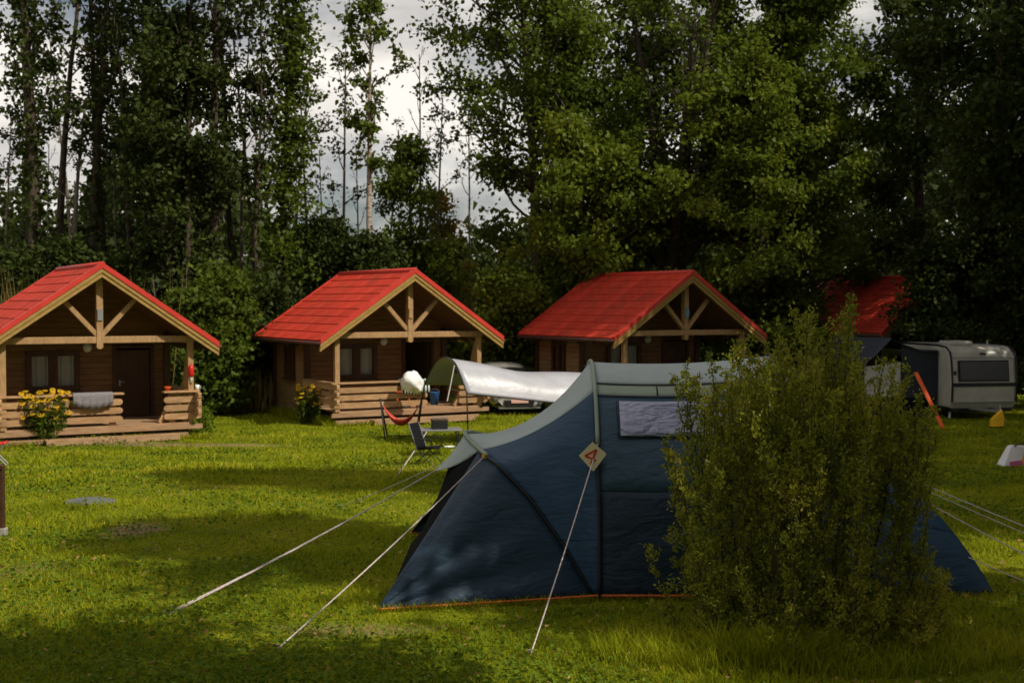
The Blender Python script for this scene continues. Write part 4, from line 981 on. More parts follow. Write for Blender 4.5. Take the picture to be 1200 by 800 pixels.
# ------------------------------------------------------------------ vegetation
GOLD = 2.399963; LEAFX = 1.45
def branch_pts(p, d, L, n, rng, up=.0, wob=.18):
    pts = [np.array(p, float)]; d = np.array(d, float)
    for i in range(n):
        d = d + rng.normal(size=3) * wob + np.array((0, 0, up)); d = d / np.linalg.norm(d); pts.append(pts[-1] + d * L / n)
    return pts
def make_tree(name, label, x, y, H, r0=.25, crown0=.25, R=3.0, limbs=30, leaves=12000, leaf=.19, sig=.27, mat='lf_mid', bark='bark', profile='oval', seed=0, lean=(0, 0), stems=None, ivy=0, ivy_r=.5, group=None, up=.10, elev=(10, 60), subs=6, fill=0, trunk_wob=.02, cat='tree', topdens=1.0, core=0):
    rng = np.random.default_rng(seed + 100)
    root = thing(name, label, cat, (x, y, g(x, y) - .05), 0, group)
    mb = MB(); centers = []; wts = []
    stems = stems or [((0, 0, 0), (lean[0], lean[1], 1), H, r0)]
    for si, (o, d, L, r) in enumerate(stems):
        d = np.array(d, float); d /= np.linalg.norm(d); n = 12
        tp = branch_pts(o, d, L, n, rng, up=.02, wob=trunk_wob)
        rad = [r * (1.25 if (i == 0 and len(stems) == 1) else 1) * (1 - .88 * (i / n) ** .9) + .012 for i in range(n + 1)]
        mb.tube(tp, rad, 8 if r > .15 else 6, False)
        tpa = np.array(tp)
        for k in range(limbs):
            f = (k + .5) / limbs; f = crown0 + (1 - crown0) * f ** .9
            s = f * n; i0 = min(int(s), n - 1); p = tpa[i0] + (tpa[i0 + 1] - tpa[i0]) * (s - i0)
            h = (f - crown0) / (1 - crown0)
            prof = {'oval': math.sin(PI * min(1, (h * .85 + .12))) ** .6, 'cone': 1.05 - h * .95, 'vase': .45 + .75 * h if h < .75 else 1.0 - (h - .75) * 2.2, 'col': .85 - .3 * h, 'sparse': .5 + .5 * math.sin(PI * h)}[profile]
            ll = max(.35, R * prof * rng.uniform(.65, 1.15)) / (1.0 if len(stems) == 1 else 1.25)
            az = k * GOLD + rng.uniform(-.5, .5) + si * 1.3; el = math.radians(elev[0] + (elev[1] - elev[0]) * h + rng.uniform(-12, 12))
            dv = np.array((math.cos(az) * math.cos(el), math.sin(az) * math.cos(el), math.sin(el)))
            bp = branch_pts(p, dv, ll, 5, rng, up=up, wob=.14); rb = max(.012, min(rad[i0] * .45, .018 * ll + .012))
            mb.tube(bp, [rb * (1 - .8 * q / 5) + .004 for q in range(6)], 4, False)
            ba = np.array(bp)
            for j in range(subs):
                u = rng.uniform(.3, 1.0); q = u * 5; i1 = min(int(q), 4); sp_ = ba[i1] + (ba[i1 + 1] - ba[i1]) * (q - i1)
                dd = (ba[i1 + 1] - ba[i1]); dd = dd / np.linalg.norm(dd) + rng.normal(size=3) * .75; dd[2] += .1
                sl = ll * rng.uniform(.18, .42); sb = branch_pts(sp_, dd / np.linalg.norm(dd), sl, 3, rng, up=.04, wob=.2)
                mb.tube(sb, [rb * .35 + .009, rb * .28 + .007, rb * .2 + .005, .004], 3, False)
                for t in (1, 2, 3): centers.append(sb[t]); wts.append((.6 + .5 * t / 3) * (topdens if h > .7 else 1))
    trunk = mb.build('trunk', M[bark], root, True)
    if leaves:
        leaves = int(leaves * LEAFX); C = np.array(centers); w = np.array(wts) * rng.uniform(.05, 1.0, len(wts)) ** 2.0; w /= w.sum()
        idx = rng.choice(len(C), size=leaves, p=w)
        P = C[idx] + rng.normal(size=(leaves, 3)) * np.array((sig, sig, sig * .5)) * (.62 if leaves < 3500 else 1)
        if ivy:
            t = rng.uniform(.05, .92, ivy); s = t * 12; i0 = s.astype(int); base = tpa[i0] + (tpa[np.minimum(i0 + 1, 12)] - tpa[i0]) * (s - i0)[:, None]
            a = rng.uniform(0, 2 * PI, ivy); rr = r0 * .7 + ivy_r * rng.uniform(0, 1, ivy) ** 1.3 * (.6 + .4 * np.sin(t * 23 + seed))
            P = np.concatenate([P, base + np.stack([np.cos(a) * rr, np.sin(a) * rr, rng.normal(size=ivy) * .15], 1)])
        if core: P = P[~((np.abs(P[:, 0]) < core) & (P[:, 1] < .6) & (P[:, 2] > 4.2) & (rng.uniform(size=len(P)) < .88))]
        P = P[P[:, 2] > .25]; n = len(P)
        D = unit(rng.normal(size=(n, 3)) + np.array((0, 0, -.25))); L = leaf * rng.uniform(.65, 1.3, n)
        V, F = leaf_arrays(P, D, L, L * .72, rng, .15, 1.1)
        np_mesh('crown', V, F, M[mat], root)
    return root
def X(px, Y): return ray(px, 355)[0] * Y
def T(name, label, px, Y, H, **k): return make_tree(name, label, X(px, Y), Y, H, **k)

# wood on the left
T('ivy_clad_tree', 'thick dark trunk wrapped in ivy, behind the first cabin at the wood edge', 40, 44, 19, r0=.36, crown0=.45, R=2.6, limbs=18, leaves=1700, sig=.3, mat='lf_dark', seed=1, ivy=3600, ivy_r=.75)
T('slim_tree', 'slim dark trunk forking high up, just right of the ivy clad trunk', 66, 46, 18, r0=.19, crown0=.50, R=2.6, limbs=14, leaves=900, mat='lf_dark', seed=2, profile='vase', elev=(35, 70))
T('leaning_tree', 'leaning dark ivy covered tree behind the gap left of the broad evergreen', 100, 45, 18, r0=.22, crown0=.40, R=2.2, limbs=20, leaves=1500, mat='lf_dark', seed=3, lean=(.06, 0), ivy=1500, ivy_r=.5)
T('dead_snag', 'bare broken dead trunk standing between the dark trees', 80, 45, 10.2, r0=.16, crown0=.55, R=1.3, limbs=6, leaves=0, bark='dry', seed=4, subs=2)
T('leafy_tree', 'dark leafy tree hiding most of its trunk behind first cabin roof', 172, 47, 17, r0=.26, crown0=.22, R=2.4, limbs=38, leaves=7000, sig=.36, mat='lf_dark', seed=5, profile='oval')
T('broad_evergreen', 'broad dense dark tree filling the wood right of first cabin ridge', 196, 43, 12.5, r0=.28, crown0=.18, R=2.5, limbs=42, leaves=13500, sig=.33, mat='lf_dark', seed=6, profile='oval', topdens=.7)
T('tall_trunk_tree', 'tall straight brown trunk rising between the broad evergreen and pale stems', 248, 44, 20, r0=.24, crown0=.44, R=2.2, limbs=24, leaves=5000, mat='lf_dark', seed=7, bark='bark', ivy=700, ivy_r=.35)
T('column_tree', 'tall narrow tree with leafy tufts up its trunk beside the open sky', 326, 45, 16, r0=.19, crown0=.25, R=1.35, limbs=34, leaves=5500, mat='lf_mid', seed=8, profile='col', sig=.38, ivy=1300, ivy_r=.55)
T('birch', 'pale forked birch with thin leafy twigs standing against the sky', 433, 45, 13.5, r0=.17, crown0=.56, R=2.2, limbs=16, leaves=1500, mat='lf_mid', seed=9, bark='bark3', profile='vase', elev=(30, 70), sig=.22)
T('young_tree', 'small dark leafed tree between the birch and the big maple', 482, 47, 9.0, r0=.11, crown0=.35, R=1.5, limbs=22, leaves=3600, mat='lf_mid', seed=10)
T('old_tree', 'dark trunked tall tree behind the second and third cabins', 632, 46.5, 17, r0=.30, crown0=.28, R=4.2, limbs=42, leaves=19000, sig=.36, mat='lf_mid', seed=11, profile='oval', topdens=.8)
st = [((0, 0, 0), (0, 0, 1), 5.2, .46)] + [((.0, 0, 4.4), (a, b, 1), 11 + c, .27) for a, b, c in ((-.10, .05, 1), (.10, -.1, 1.5), (-.55, .1, -1.5), (.50, .12, -1), (.0, .35, 0), (.05, -.45, -2), (-.85, -.2, -3), (.85, -.1, -3))]
T('big_maple', 'huge spreading maple with several upright stems behind the third cabin', 785, 46, 16, crown0=.12, R=3.0, limbs=24, leaves=46000, sig=.33, mat='lf_mid', seed=12, stems=st, profile='oval', elev=(-5, 60), core=1.15)
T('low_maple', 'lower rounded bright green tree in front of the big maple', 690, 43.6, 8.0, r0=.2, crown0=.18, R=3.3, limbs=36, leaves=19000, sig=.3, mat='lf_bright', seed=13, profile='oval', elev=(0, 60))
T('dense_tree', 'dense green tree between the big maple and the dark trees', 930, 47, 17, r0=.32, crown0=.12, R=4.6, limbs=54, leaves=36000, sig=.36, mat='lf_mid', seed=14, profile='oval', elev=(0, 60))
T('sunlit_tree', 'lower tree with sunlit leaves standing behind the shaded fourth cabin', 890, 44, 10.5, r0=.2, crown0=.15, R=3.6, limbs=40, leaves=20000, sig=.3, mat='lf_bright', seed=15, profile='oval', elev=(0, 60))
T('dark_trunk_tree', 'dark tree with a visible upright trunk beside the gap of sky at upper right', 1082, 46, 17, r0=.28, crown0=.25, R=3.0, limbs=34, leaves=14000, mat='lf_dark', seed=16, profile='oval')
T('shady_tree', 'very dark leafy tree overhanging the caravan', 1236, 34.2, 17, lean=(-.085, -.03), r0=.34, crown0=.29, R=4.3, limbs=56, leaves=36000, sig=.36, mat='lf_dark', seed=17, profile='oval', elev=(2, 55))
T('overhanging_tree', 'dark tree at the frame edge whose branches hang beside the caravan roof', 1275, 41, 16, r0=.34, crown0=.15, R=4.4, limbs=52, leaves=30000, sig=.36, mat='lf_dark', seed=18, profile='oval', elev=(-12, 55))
for k_, (px_, Y_, H_, r_, lv_, lab_) in enumerate(((14, 47, 17, .16, 500, 'dark bare trunk nearest the frame edge left of the ivy clad trunk'), (121, 46, 18, .2, 900, 'straight dark trunk left of the leafy tree behind the first cabin'), (219, 42.5, 15, .15, 600, 'brown trunk standing just left of the tall straight one'),
        (276, 46, 17, .15, 700, 'dark slim trunk between the tall brown trunk and the column tree'), (151, 44, 16, .13, 500, 'thin dark trunk in front of the leafy tree'), (303, 43, 14, .10, 500, 'slim dark trunk just left of the column tree'))):
    T('slim_tree', lab_, px_, Y_, H_, r0=r_, crown0=.45, R=1.7, limbs=15, leaves=lv_, mat='lf_dark', seed=70 + k_, profile='vase', elev=(25, 70), lean=(.02 * (-1) ** k_, 0), ivy=500, ivy_r=.3)
# pale slender stems inside the wood: two shapes, many copies
sA = T('slender_tree', 'thin pale bare stem', 20, 49, 13, r0=.09, crown0=.45, R=1.5, limbs=12, leaves=500, leaf=.15, mat='lf_dark', bark='bark2', seed=21, profile='sparse', elev=(30, 70), subs=4, sig=.25, group='thin pale stems inside the wood')
sB = T('slender_tree', 'thin pale bare stem', 140, 50, 12, r0=.07, crown0=.5, R=1.2, limbs=9, leaves=0, bark='dry', seed=22, profile='sparse', elev=(30, 70), subs=4, group='thin pale stems inside the wood')
sl = [(8, 48, 0, 'beyond the ivy clad trunk'), (52, 51, 1, 'seen in the gap beside the slim dark trunk'), (122, 50, 0, 'left of the broad evergreen'), (142, 48, 1, 'above the first cabin roof'), (185, 40.5, 1, 'low behind the broad evergreen'), (212, 41, 0, 'just left of the tall brown trunk'), (262, 48, 0, 'just right of the tall brown trunk'),
      (281, 47, 1, 'between tall brown trunk and column tree'), (295, 45.5, 0, 'close before the column tree'), (310, 50, 1, 'just left of the column tree'), (345, 50, 0, 'right beside the column tree'), (362, 49, 1, 'first in the sky gap'), (382, 51, 1, 'midway in the sky gap'), (399, 48, 0, 'in the sky gap nearest the birch'),
      (418, 52, 1, 'close behind the birch'), (452, 50, 0, 'right beside the birch'), (498, 51, 1, 'left of the golden shrub'), (508, 49, 0, 'by the golden shrub'), (555, 52, 1, 'left of the old dark trunked tree'), (85, 52, 0, 'behind the broken snag')]
rs = random.Random(4)
for k, (px, Y, kind, where) in enumerate(sl):
    src = (sA, sB)[kind]
    o = src if k in (0,) else (src if (k == 1) else copy_tree(src))
    x = X(px, Y); o.location = (x, Y, g(x, Y) - .05); o.rotation_euler = (0, 0, rs.uniform(0, 6)); s = rs.uniform(.75, 1.15) * (.42 if Y < 42 else 1); o.scale = (s, s, s)
    o['label'] = ('thin pale stem with few leaves, ' if kind == 0 else 'thin bare dead stem, ') + where
# understory shrubs
def shrub(name, label, px, Y, H, R, mat, n, seed, leaf=.17, group='shrubs at the foot of the wood'):
    return make_tree(name, label, X(px, Y), Y, H, r0=.06, crown0=.08, R=R, limbs=26, leaves=n, leaf=leaf, sig=.28, mat=mat, bark='bark', seed=seed, profile='oval', elev=(5, 65), subs=5, group=group, cat='shrub')
shrub('leafy_shrub', 'tall sunlit green shrub between the first and second cabins', 258, 38.5, 4.1, 1.05, 'lf_mid', 6500, 31)
shrub('leafy_shrub', 'dark shrub filling the gap left of the second cabin', 300, 40.5, 3.6, 1.5, 'lf_dark', 7000, 32)
shrub('leafy_shrub', 'green shrub just right of the first cabin porch', 225, 37.8, 3.3, 1.1, 'lf_mid', 5500, 33)
shrub('leafy_shrub', 'green shrub in the gap between second and third cabins', 600, 43, 3.8, 1.6, 'lf_bright', 7500, 34)
shrub('leafy_shrub', 'dark rounded shrub above the ridge of the second cabin', 385, 46, 5.6, 2.4, 'lf_dark', 10500, 35)
shrub('leafy_shrub', 'yellowish green shrub behind the right slope of the second cabin', 505, 47, 5.0, 1.9, 'lf_bright', 8000, 36)
shrub('golden_shrub', 'golden yellow leaved shrub glowing in the gap behind the second cabin', 524, 52, 7.4, 1.1, 'lf_gold', 3000, 37)
shrub('leafy_shrub', 'dark shrub left of the yellowish one behind the second cabin', 445, 45, 5.0, 2.0, 'lf_dark', 9000, 38)
shrub('leafy_shrub', 'tall weedy shrub behind the left edge of first cabin roof', 12, 41, 4.6, 1.5, 'lf_dark', 6500, 39)
shrub('leafy_shrub', 'weedy shrub behind the first cabin ridge', 92, 42, 5.0, 1.6, 'lf_dark', 7000, 40)
shrub('leafy_shrub', 'shrub behind third cabin between its roof and the fourth roof', 905, 44.5, 4.6, 2.2, 'lf_mid', 9000, 41)
shrub('leafy_shrub', 'dark shrub beside the fourth cabin above the caravan awning', 1128, 46, 4.6, 2.0, 'lf_dark', 9000, 42)
shrub('leafy_shrub', 'dark shrub behind the caravan at the frame edge', 1225, 42, 4.6, 2.4, 'lf_dark', 9000, 43)
shrub('leafy_shrub', 'dark shrub hiding the porch side of the fourth cabin', 1106, 41.6, 5.0, 1.5, 'lf_dark', 8500, 45)
shrub('leafy_shrub', 'dark shrub rising behind the caravan roof', 1168, 41.5, 5.4, 2.2, 'lf_dark', 10000, 44)
# far wood: one mass behind everything
def far_wood():
    rng = np.random.default_rng(77); n = 130000
    x = rng.uniform(-50, 50, n); y = rng.uniform(55, 74, n)
    hp = 4.5 + 2.2 * np.sin(x * .35 + 1) + 1.6 * np.sin(x * .9 + y * .5) + 3.2 * smooth01((x - 3) / 8) * 2 + 4.0 * smooth01((-x - 8) / 8)
    z = rng.uniform(0, 1, n) ** .8 * hp
    P = np.stack([x, y, z + gz(x, y)], 1); P += rng.normal(size=P.shape) * .2
    D = unit(rng.normal(size=(n, 3))); L = rng.uniform(.28, .62, n); V, F = leaf_arrays(P, D, L, L * .7, rng)
    o = np_mesh('far_wood', V, F, M['lf_dark']); tag(o, 'mass of distant woodland foliage closing the view behind the trees', 'woodland', None, 'stuff')
far_wood()

# trees standing outside the frame on the sun side: they shade the tent, bush and caravan side
GR = 'trees outside the frame'
sh = dict(profile='oval', elev=(0, 60), group=GR, sig=.36, leaf=.24)
make_tree('shade_tree', 'tall tree beyond the frame that shades the tent', 7.5, 9.2, 13.5, r0=.3, crown0=.48, R=2.3, limbs=42, leaves=14000, mat='lf_mid', seed=51, **sh)
tb_ = make_tree('shade_tree', 'tall tree beyond the frame that shades the foot of the bush', 12.0, 5.4, 13.5, r0=.3, crown0=.40, R=2.7, limbs=38, leaves=7000, mat='lf_mid', seed=55, **sh)
make_tree('shade_tree', 'tall tree beyond the frame that shades the lawn behind the tent', 14.6, 13.2, 15, r0=.35, crown0=.32, R=3.8, limbs=44, leaves=17000, mat='lf_mid', seed=56, **sh)
tc_ = make_tree('shade_tree', 'tall tree beyond the frame that shades the right lawn', 16.6, 19.5, 17, r0=.4, crown0=.25, R=4.2, limbs=50, leaves=22000, mat='lf_dark', seed=52, **sh)
make_tree('shade_tree', 'tall tree beyond the frame beside the caravan lawn', 18.2, 26.5, 17, r0=.4, crown0=.25, R=4.2, limbs=50, leaves=22000, mat='lf_dark', seed=53, **sh)
make_tree('shade_tree', 'tree beside the viewpoint that streaks the near lawn', 4.9, 4.3, 11.0, r0=.25, crown0=.55, R=1.7, limbs=22, leaves=4200, mat='lf_mid', seed=54, **sh)
make_tree('shade_tree', 'high crowned tree beyond the frame that lays a shade band over the middle lawn', 7.6, 15.3, 15.0, r0=.28, crown0=.66, R=2.6, limbs=34, leaves=10000, mat='lf_mid', seed=58, profile='oval', elev=(18, 60), group=GR, sig=.33, leaf=.24)
for k, (x, y, sc_, src) in enumerate(((13, -2, .9, tc_), (6, -7, .95, tc_), (-3, -9, .9, tc_), (-11, -5, 1.0, tc_), (-17, 4, .9, tc_), (-20, 15, 1.0, tc_), (22, 8, 1.0, tc_), (22, 31.5, 1.0, tc_), (21.5, 22.5, 1.0, tc_), (20.5, 15, 1.0, tc_), (17, 2, .9, tb_), (1.5, -8.5, 1.0, tb_), (-7, -1.5, .9, tb_))):
    o = copy_tree(src); o.location = (x, y, g(x, y) - .05); o.rotation_euler = (0, 0, k * 1.3); o.scale = (sc_,) * 3; o['label'] = 'unseen tree added beyond the frame to cut skylight and cast shade'  # unseen copies added around the viewpoint to hold back skylight and sun

# ------------------------------------------------------------------ the bush in front of the tent
def build_bush():
    rng = np.random.default_rng(15); bx, by = 2.33, 10.3
    root = thing('bush', 'big upright evergreen bush with small leaves standing in front of the tent', 'bush', (bx, by, g(bx, by)))
    mb = MB(); LP, LD, LL = [], [], []; TP, TD, TL = [], [], []
    def shoot(base, tip, r, dens, wide, o=np.zeros(3)):
        n = 9; H = tip[2]; pts = []
        for i in range(n + 1):
            t = i / n; p = base + (tip - base) * np.array((t ** .7, t ** .7, t)); pts.append(o + p + rng.normal(size=3) * .014 * (t > 0))
        mb.tube(pts, [r * (1 - .88 * i / n) + .0012 for i in range(n + 1)], 4, False); pa = np.array(pts)
        nt = max(4, int(17 * H * dens))
        for j in range(nt):
            t = .02 + .97 * ((j + rng.uniform(0, 1)) / nt); s = t * n; i0 = min(int(s), n - 1); p = pa[i0] + (pa[i0 + 1] - pa[i0]) * (s - i0)
            az = rng.uniform(0, 2 * PI); L = rng.uniform(.07, .21) * (1.2 - .8 * t) * wide
            d = np.array((math.cos(az), math.sin(az), rng.uniform(.35, 1.2))); d /= np.linalg.norm(d)
            if j % 4 == 0: mb.tube([p, p + d * L * .9], [.003, .001], 3, False)
            m = int(10 + L * 175); tt = rng.uniform(.0, 1.08, m)
            LP.append(p + d * (L * tt)[:, None] + rng.normal(size=(m, 3)) * .016)
            dd = d + rng.normal(size=(m, 3)) * .8; dd[:, 2] += .2; LD.append(dd); LL.append(rng.uniform(.018, .041, m))
        m = 40; tt = rng.uniform(-.9, 1.04, m); q0 = pa[-3] + (pa[-2] - pa[-3]) * (tt + 1)[:, None]; q1 = pa[-2] + (pa[-1] - pa[-2]) * tt[:, None]
        TP.append(np.where((tt < 0)[:, None], q0, q1) + rng.normal(size=(m, 3)) * .02); dd = rng.normal(size=(m, 3)) * .6; dd[:, 2] += .8; TD.append(dd); TL.append(rng.uniform(.02, .042, m))
    ns = 50                                             # main leaders: each a separate leafy spire
    for k in range(ns):
        a = k * GOLD; q = math.sqrt((k + .5) / ns); ux, uy = math.cos(a) * q * 1.10, math.sin(a) * q * .95
        H = float(np.interp(ux, [-1.2, -1.06, -.86, -.6, -.3, .2, .5, .65, .9, 1.06, 1.2], [1.0, 1.5, 2.15, 2.46, 2.36, 2.74, 2.50, 2.36, 1.95, 1.35, .9])) * (1 - .12 * uy * uy) * rng.uniform(.78, 1.04)
        base = np.array((ux * .62, uy * .62, 0.)); tip = np.array((ux * 1.02 + rng.normal() * .10, uy * 1.0 + rng.normal() * .08, H))
        shoot(base, tip, .012, 1.25, .85)
        for j in range(3):                              # spires branching off the leader
            f = rng.uniform(.35, .75); b2 = base + (tip - base) * np.array((f ** .7, f ** .7, f)); az = rng.uniform(0, 2 * PI); r2 = rng.uniform(.10, .28)
            up = (H - b2[2]) * rng.uniform(.55, 1.0); n0 = len(LP)
            sub_tip = np.array((math.cos(az) * r2, math.sin(az) * r2, up)); m0 = len(LP)
            shoot(np.zeros(3), sub_tip, .006, 1.35, .62, b2)
    for k in range(70):                                 # low outward shoots clothe the foot
        a = rng.uniform(0, 2 * PI); q = rng.uniform(.7, 1.12); h = rng.uniform(.2, 1.15) * rng.uniform(.6, 1)
        ux, uy = math.cos(a) * q * 1.13, math.sin(a) * q * .92
        shoot(np.array((ux * .75, uy * .75, 0.)), np.array((ux, uy, h)), .006, 1.1, 1.0)
    mb.build('stems', M['bark'], root)
    P, D, L = np.concatenate(LP), unit(np.concatenate(LD)), np.concatenate(LL)
    k = (P[:, 2] > .03) & (P[:, 1] < 1.42); P, D, L = P[k], D[k], L[k]
    V, F = leaf_arrays(P, D, L, L * .55, rng, .12); np_mesh('foliage', V, F, M['lf_bush'], root)
    P, D, L = np.concatenate(TP), unit(np.concatenate(TD)), np.concatenate(TL); V, F = leaf_arrays(P, D, L, L * .5, rng, .12); np_mesh('young_leaves', V, F, M['lf_tip'], root)
build_bush()

# ------------------------------------------------------------------ flowers
def flowers(px, py, H, R, nst, seed, label, Y=None):
    rng = np.random.default_rng(seed); q = onground(px, py)
    root = thing('flower_clump', label, 'flowers', q, 0, 'clumps of yellow flowers')
    mb = MB(); LP, LD, LL = [], [], []
    for k in range(nst):
        a = rng.uniform(0, 2 * PI); r = R * math.sqrt(rng.uniform(0, 1)); h = H * rng.uniform(.5, 1.0)
        b = np.array((math.cos(a) * r * .45, math.sin(a) * r * .45, 0)); t = np.array((math.cos(a) * r, math.sin(a) * r, h))
        mb.tube([b, (b * .5 + t * .5) + rng.normal(size=3) * .015, t], [.008, .006, .004], 4, False)
        m = 26; s = rng.uniform(.05, .9, m); LP.append(b + (t - b) * s[:, None] + rng.normal(size=(m, 3)) * .03); dd = rng.normal(size=(m, 3)); dd[:, 2] += .3; LD.append(dd); LL.append(rng.uniform(.07, .15, m))
        if k < nst * .72:
            f = MB(); c = Vector((0, 0, 0)); npet = 9
            tilt = Matrix.Rotation(rng.uniform(.2, .9), 3, 'X'); tilt = Matrix.Rotation(rng.uniform(-.8, .8), 3, 'Z') @ tilt
            for i in range(npet):
                an = 2 * PI * i / npet; e = Vector((math.cos(an), math.sin(an), 0)); s = Vector((-math.sin(an), math.cos(an), 0)); L = .075
                vs = [e * .012, e * L * .6 + s * .026 - Vector((0, 0, .006)), e * L - Vector((0, 0, .018)), e * L * .6 - s * .026 - Vector((0, 0, .006))]
                f.add([tilt @ v for v in vs], [(0, 1, 2, 3)])
            o = f.build('flower', M['petal'], root); o.location = t
            cm = MB(); cm.lathe([(.018, 0), (.016, .014), (.001, .02)], n=8); cm.v = [tuple(tilt @ Vector(v)) for v in cm.v]; cm.build('flower_heart', M['cone'], o)
    mb.build('stems', M['lf_mid'], root)
    P, D, L = np.concatenate(LP), unit(np.concatenate(LD)), np.concatenate(LL); V, F = leaf_arrays(P, D, L, L * .4, rng); np_mesh('foliage', V, F, M['lf_mid'], root)
flowers(54, 520, 1.30, .62, 130, 61, 'tall clump of yellow daisies growing before the first cabin railing')
flowers(362, 496, 1.1, .36, 46, 62, 'smaller clump of yellow flowers at the corner of the second cabin')
def weed(px, py, H, R, n, leaf, label, name='weed_clump', mat='clover', seed=0, cat='plant', asp=.55):
    rng = np.random.default_rng(seed); q = onground(px, py); root = thing(name, label, cat, q)
    a = rng.uniform(0, 2 * PI, n); r = R * np.sqrt(rng.uniform(0, 1, n)); z = H * rng.uniform(.05, 1, n) * (1 - .4 * (r / R) ** 2)
    P = np.stack([np.cos(a) * r, np.sin(a) * r, z], 1); D = unit(rng.normal(size=(n, 3)) + np.array((0, 0, .4))); L = leaf * rng.uniform(.6, 1.2, n)
    V, F = leaf_arrays(P, D, L, L * asp, rng); np_mesh('foliage', V, F, M[mat], root)
    mb = MB()
    for k in range(14):
        aa = rng.uniform(0, 6.28); rr = R * rng.uniform(0, .8); mb.tube([(math.cos(aa) * rr * .4, math.sin(aa) * rr * .4, 0), (math.cos(aa) * rr, math.sin(aa) * rr, H * .8)], .005, 4)
    mb.build('stems', M['lf_mid'], root)
weed(236, 509, .75, .34, 500, .11, 'leafy green weed growing against the first cabin corner post', seed=71)
weed(283, 478, .7, .6, 900, .10, 'dark leafy weed patch in the grass between the first two cabins', seed=72, mat='lf_mid')
weed(120, 516, .18, .8, 500, .08, 'low weeds along the base plank of the first cabin', seed=73)
def dock():
    q = onground(868, 752); root = thing('dock_plant', 'dock plant with big upright light green leaves at the foot of the bush', 'plant', q)
    for (a, L, w, tilt, x, y) in ((.1, .36, .10, .15, -.10, -.02), (-.2, .33, .11, .05, .06, 0), (.5, .25, .08, .7, .16, -.05), (2.6, .24, .08, .8, -.2, 0), (1.4, .2, .07, .9, 0, -.1)):
        mb = MB(); rows = []
        for i in range(9):
            t = i / 8; ww = w * .5 * math.sin(PI * min(1, .06 + t * .94)) ** .6; rows.append([(s * ww, -.02 * abs(s) * 1.0 + .10 * t * t * tilt, L * t * (1 - .2 * tilt * t) + .012 * abs(s)) for s in (-1, -.5, 0, .5, 1)])
        mb.grid(rows); o = mb.build('leaf', M['clover'], root, True); o.location = (x, y, 0); o.rotation_euler = (0, 0, a * 3)
dock()

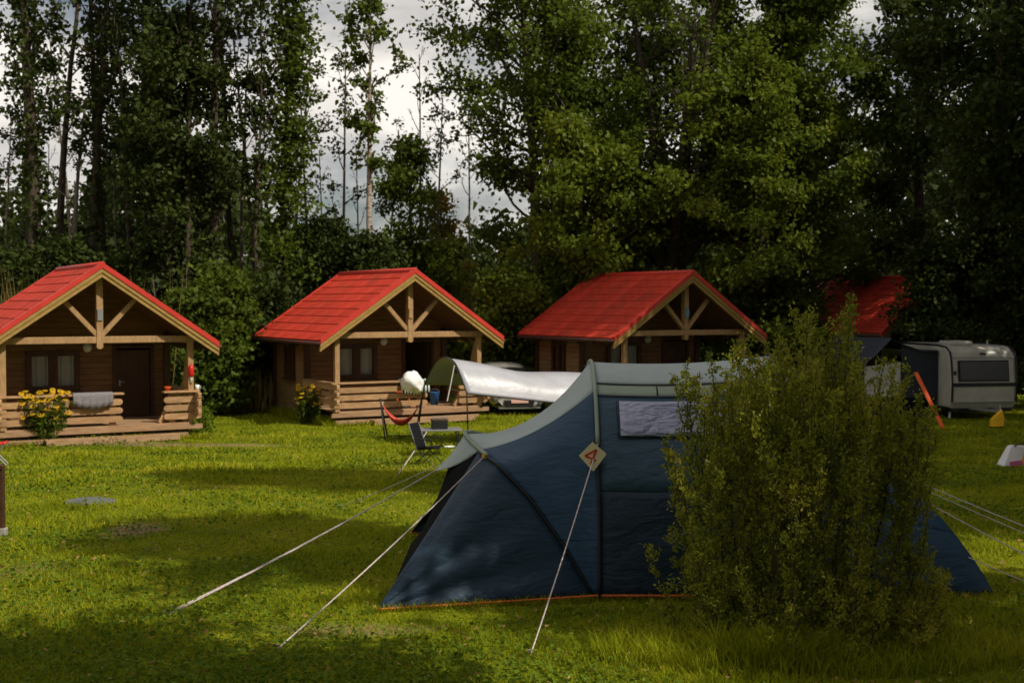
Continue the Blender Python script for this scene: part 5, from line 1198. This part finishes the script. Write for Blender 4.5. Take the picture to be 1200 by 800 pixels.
# ------------------------------------------------------------------ grass
def build_grass():
    rng = np.random.default_rng(99)
    def blades(n, y0, y1, hmin, hmax, w, name_clear=True, clump=.0):
        # denser toward the viewer, spread over the visible wedge and a little beyond
        y = y0 + (y1 - y0) * rng.uniform(0, 1, n) ** 1.15; hw = y * .43 + .8
        x = rng.uniform(-1, 1, n) * hw
        h = rng.uniform(hmin, hmax, n) * (.7 + .6 * np.clip(np.sin(x * 1.7 + np.sin(y * 1.3) * 2) * np.sin(y * 2.1 + x * .6), -.4, 1))
        return x, y, h, np.full(n, w)
    xs = []; 
    for a in (blades(95000, 8.6, 13.5, .035, .075, .0075), blades(70000, 13.5, 21, .04, .085, .013), blades(75000, 21, 40, .05, .11, .026)): xs.append(a)
    x, y, h, w = [np.concatenate([a[k] for a in xs]) for k in range(4)]
    # taller tufts round the bush, tent edge and cabins
    def ring(cx, cy, rx, ry, n, h0, h1, w_):
        a = rng.uniform(0, 2 * PI, n); r = np.sqrt(rng.uniform(.0, 1, n)); return cx + np.cos(a) * r * rx, cy + np.sin(a) * r * ry, rng.uniform(h0, h1, n), np.full(n, w_)
    ex = [ring(2.3, 9.75, 1.7, .55, 6000, .08, .22, .008), ring(2.0, 9.55, .5, .22, 1800, .16, .34, .009), ring(4.2, 10.4, 1.0, .8, 2600, .06, .16, .008)]
    for i in (0, 1, 2):
        for k in range(26):
            p = cab(i, -2.5 + k * .2, .05 + rng.uniform(-.25, .1), 0); ex.append(ring(p.x, p.y, .16, .12, 50, .08, .2, .02))
        for k in range(20):
            p = cab(i, -2.42, .4 + k * .25, 0); ex.append(ring(p.x, p.y, .2, .2, 50, .1, .3, .022))
    for k in range(60):                                 # along the tent skirt
        t = k / 59; ex.append(ring(-1.2 + 3.9 * t, 11.1 + .52 * min(1, t * 1.9), .07, .04, 30, .04, .10, .007))
    X2, Y2, H2_, W2 = [np.concatenate([e[k] for e in ex]) for k in range(4)]
    x = np.concatenate([x, X2]); y = np.concatenate([y, Y2]); h = np.concatenate([h, H2_]); w = np.concatenate([w, W2])
    # nothing grows under the tent, cabins, the stone or on the bare earth
    keep = np.ones(len(x), bool)
    keep &= ~((x > -.95) & (x < 4.2) & (y > 11.75) & (y < 14.5)); tri = (x > -1.15) & (x < .9) & (y > 11.3 + (x + 1.2) * .26) & (y < 14.6); keep &= ~tri
    q = onground(105, 588); keep &= ((x - q.x) ** 2 + (y - q.y) ** 2) > .34 ** 2
    for (px, py, rx, ry, pr) in ((160, 620, .42, .7, .9), (412, 738, .75, .28, .5), (190, 521, 3.4, .5, .93), (30, 668, .5, .5, .3)):
        q = onground(px, py); d = np.sqrt(((x - q.x) / rx) ** 2 + ((y - q.y) / ry) ** 2); keep &= ~((d < .8 + .3 * rng.uniform(size=len(x))) & (rng.uniform(size=len(x)) < pr))
    for i in range(3):
        cx, cy, th, _ = cabins[i]; t = math.radians(th); dx, dy = x - cx, y - cy; u = dx * math.cos(t) + dy * math.sin(t); v = -dx * math.sin(t) + dy * math.cos(t)
        keep &= ~((abs(u) < 2.2) & (v > .1) & (v < 5.2))
    x, y, h, w = x[keep], y[keep], h[keep], w[keep]; n = len(x)
    z = gz(x, y) - .006; a = rng.uniform(0, 2 * PI, n); ln = rng.normal(size=n) * .45
    bend = rng.uniform(.35, 1.2, n) * h; b2 = a + rng.uniform(-.8, .8, n) + PI / 2
    P = np.stack([x, y, z], 1); S = np.stack([np.cos(a), np.sin(a), 0 * a], 1) * (w * .5)[:, None]; B = np.stack([np.cos(b2), np.sin(b2), 0 * a], 1)
    V = np.empty((n, 5, 3)); V[:, 0] = P - S; V[:, 1] = P + S
    m = P + B * (bend * .35)[:, None] + np.stack([0 * h, 0 * h, h * .6], 1); V[:, 2] = m + S * .75; V[:, 3] = m - S * .75
    V[:, 4] = P + B * bend[:, None] + np.stack([0 * h, 0 * h, h], 1)
    i = np.arange(n) * 5; F = np.concatenate([np.stack([i, i + 1, i + 2], 1), np.stack([i, i + 2, i + 3], 1), np.stack([i + 3, i + 2, i + 4], 1)])
    o = np_mesh('grass', V.reshape(-1, 3), F, M['grass']); tag(o, 'short yellowish green lawn grass', 'grass', None, 'stuff')
    # broad-leaved weeds in the lawn
    n = 60000; y = 8.8 + 24 * rng.uniform(0, 1, n) ** 1.6; x = rng.uniform(-1, 1, n) * (y * .43 + .6)
    dens = np.sin(x * 1.1 + 2 + np.sin(y * .7)) * np.sin(y * .9 - x * .3) + .35 + .8 * ((x < -1.2) & (y < 13.2)); k = (rng.uniform(size=n) < np.clip(dens, .05, 1)); x, y = x[k], y[k]
    k = ~((x > -1.2) & (x < 4.4) & (y > 11.3) & (y < 15)); x, y = x[k], y[k]; n = len(x)
    L = rng.uniform(.022, .055, n) * (1 + (y - 9) * .03); P = np.stack([x, y, gz(x, y) + rng.uniform(.02, .06, n)], 1)
    D = unit(np.stack([rng.normal(size=n), rng.normal(size=n), rng.uniform(-.1, .55, n)], 1)); V, F = leaf_arrays(P, D, L, L * .7, rng)
    o = np_mesh('lawn_weeds', V, F, M['clover']); tag(o, 'clover and broad leaved weeds spread through the lawn', 'weeds', None, 'stuff')
    n = 2200; y = 9 + 22 * rng.uniform(0, 1, n) ** 1.4; x = rng.uniform(-1, 1, n) * (y * .43 + .6); P = np.stack([x, y, gz(x, y) + rng.uniform(.015, .05, n)], 1)
    D = unit(np.stack([rng.normal(size=n), rng.normal(size=n), rng.normal(size=n) * .25], 1)); L = rng.uniform(.03, .07, n); V, F = leaf_arrays(P, D, L, L * .6, rng, .3)
    o = np_mesh('fallen_leaves', V, F, M['fallen']); tag(o, 'dry brown leaves scattered over the lawn', 'leaves', None, 'stuff')
    # tall dry stalks by the wood and at the bush foot
    n = 2600; x = np.concatenate([rng.normal(X(45, 38), 1.6, 700), rng.normal(X(300, 40), .5, 500), rng.normal(X(10, 40), 1.6, 900), rng.normal(X(285, 41), .8, 400), rng.normal(X(20, 42), 2.5, 800)]); y = np.concatenate([rng.normal(37.8, .5, 700), rng.normal(39.5, .4, 500), rng.normal(39, .8, 900), rng.normal(41, .5, 400), rng.normal(41.5, .6, 800)])
    h = rng.uniform(.4, 1.5, len(x)); h[:700] = rng.uniform(1.5, 4.6, 700); P = np.stack([x, y, gz(x, y)], 1); D = unit(np.stack([rng.normal(size=len(x)) * .12, rng.normal(size=len(x)) * .12, np.ones(len(x))], 1)); V, F = leaf_arrays(P, D, h, .035, rng)
    o = np_mesh('dry_stalks', V, F, M['tall']); tag(o, 'tan dry stalks standing at the foot of the wood', 'stalks', None, 'stuff')
build_grass()
print('tris approx', sum(len(o.data.polygons) * 2 for o in bpy.data.objects if o.type == 'MESH'))
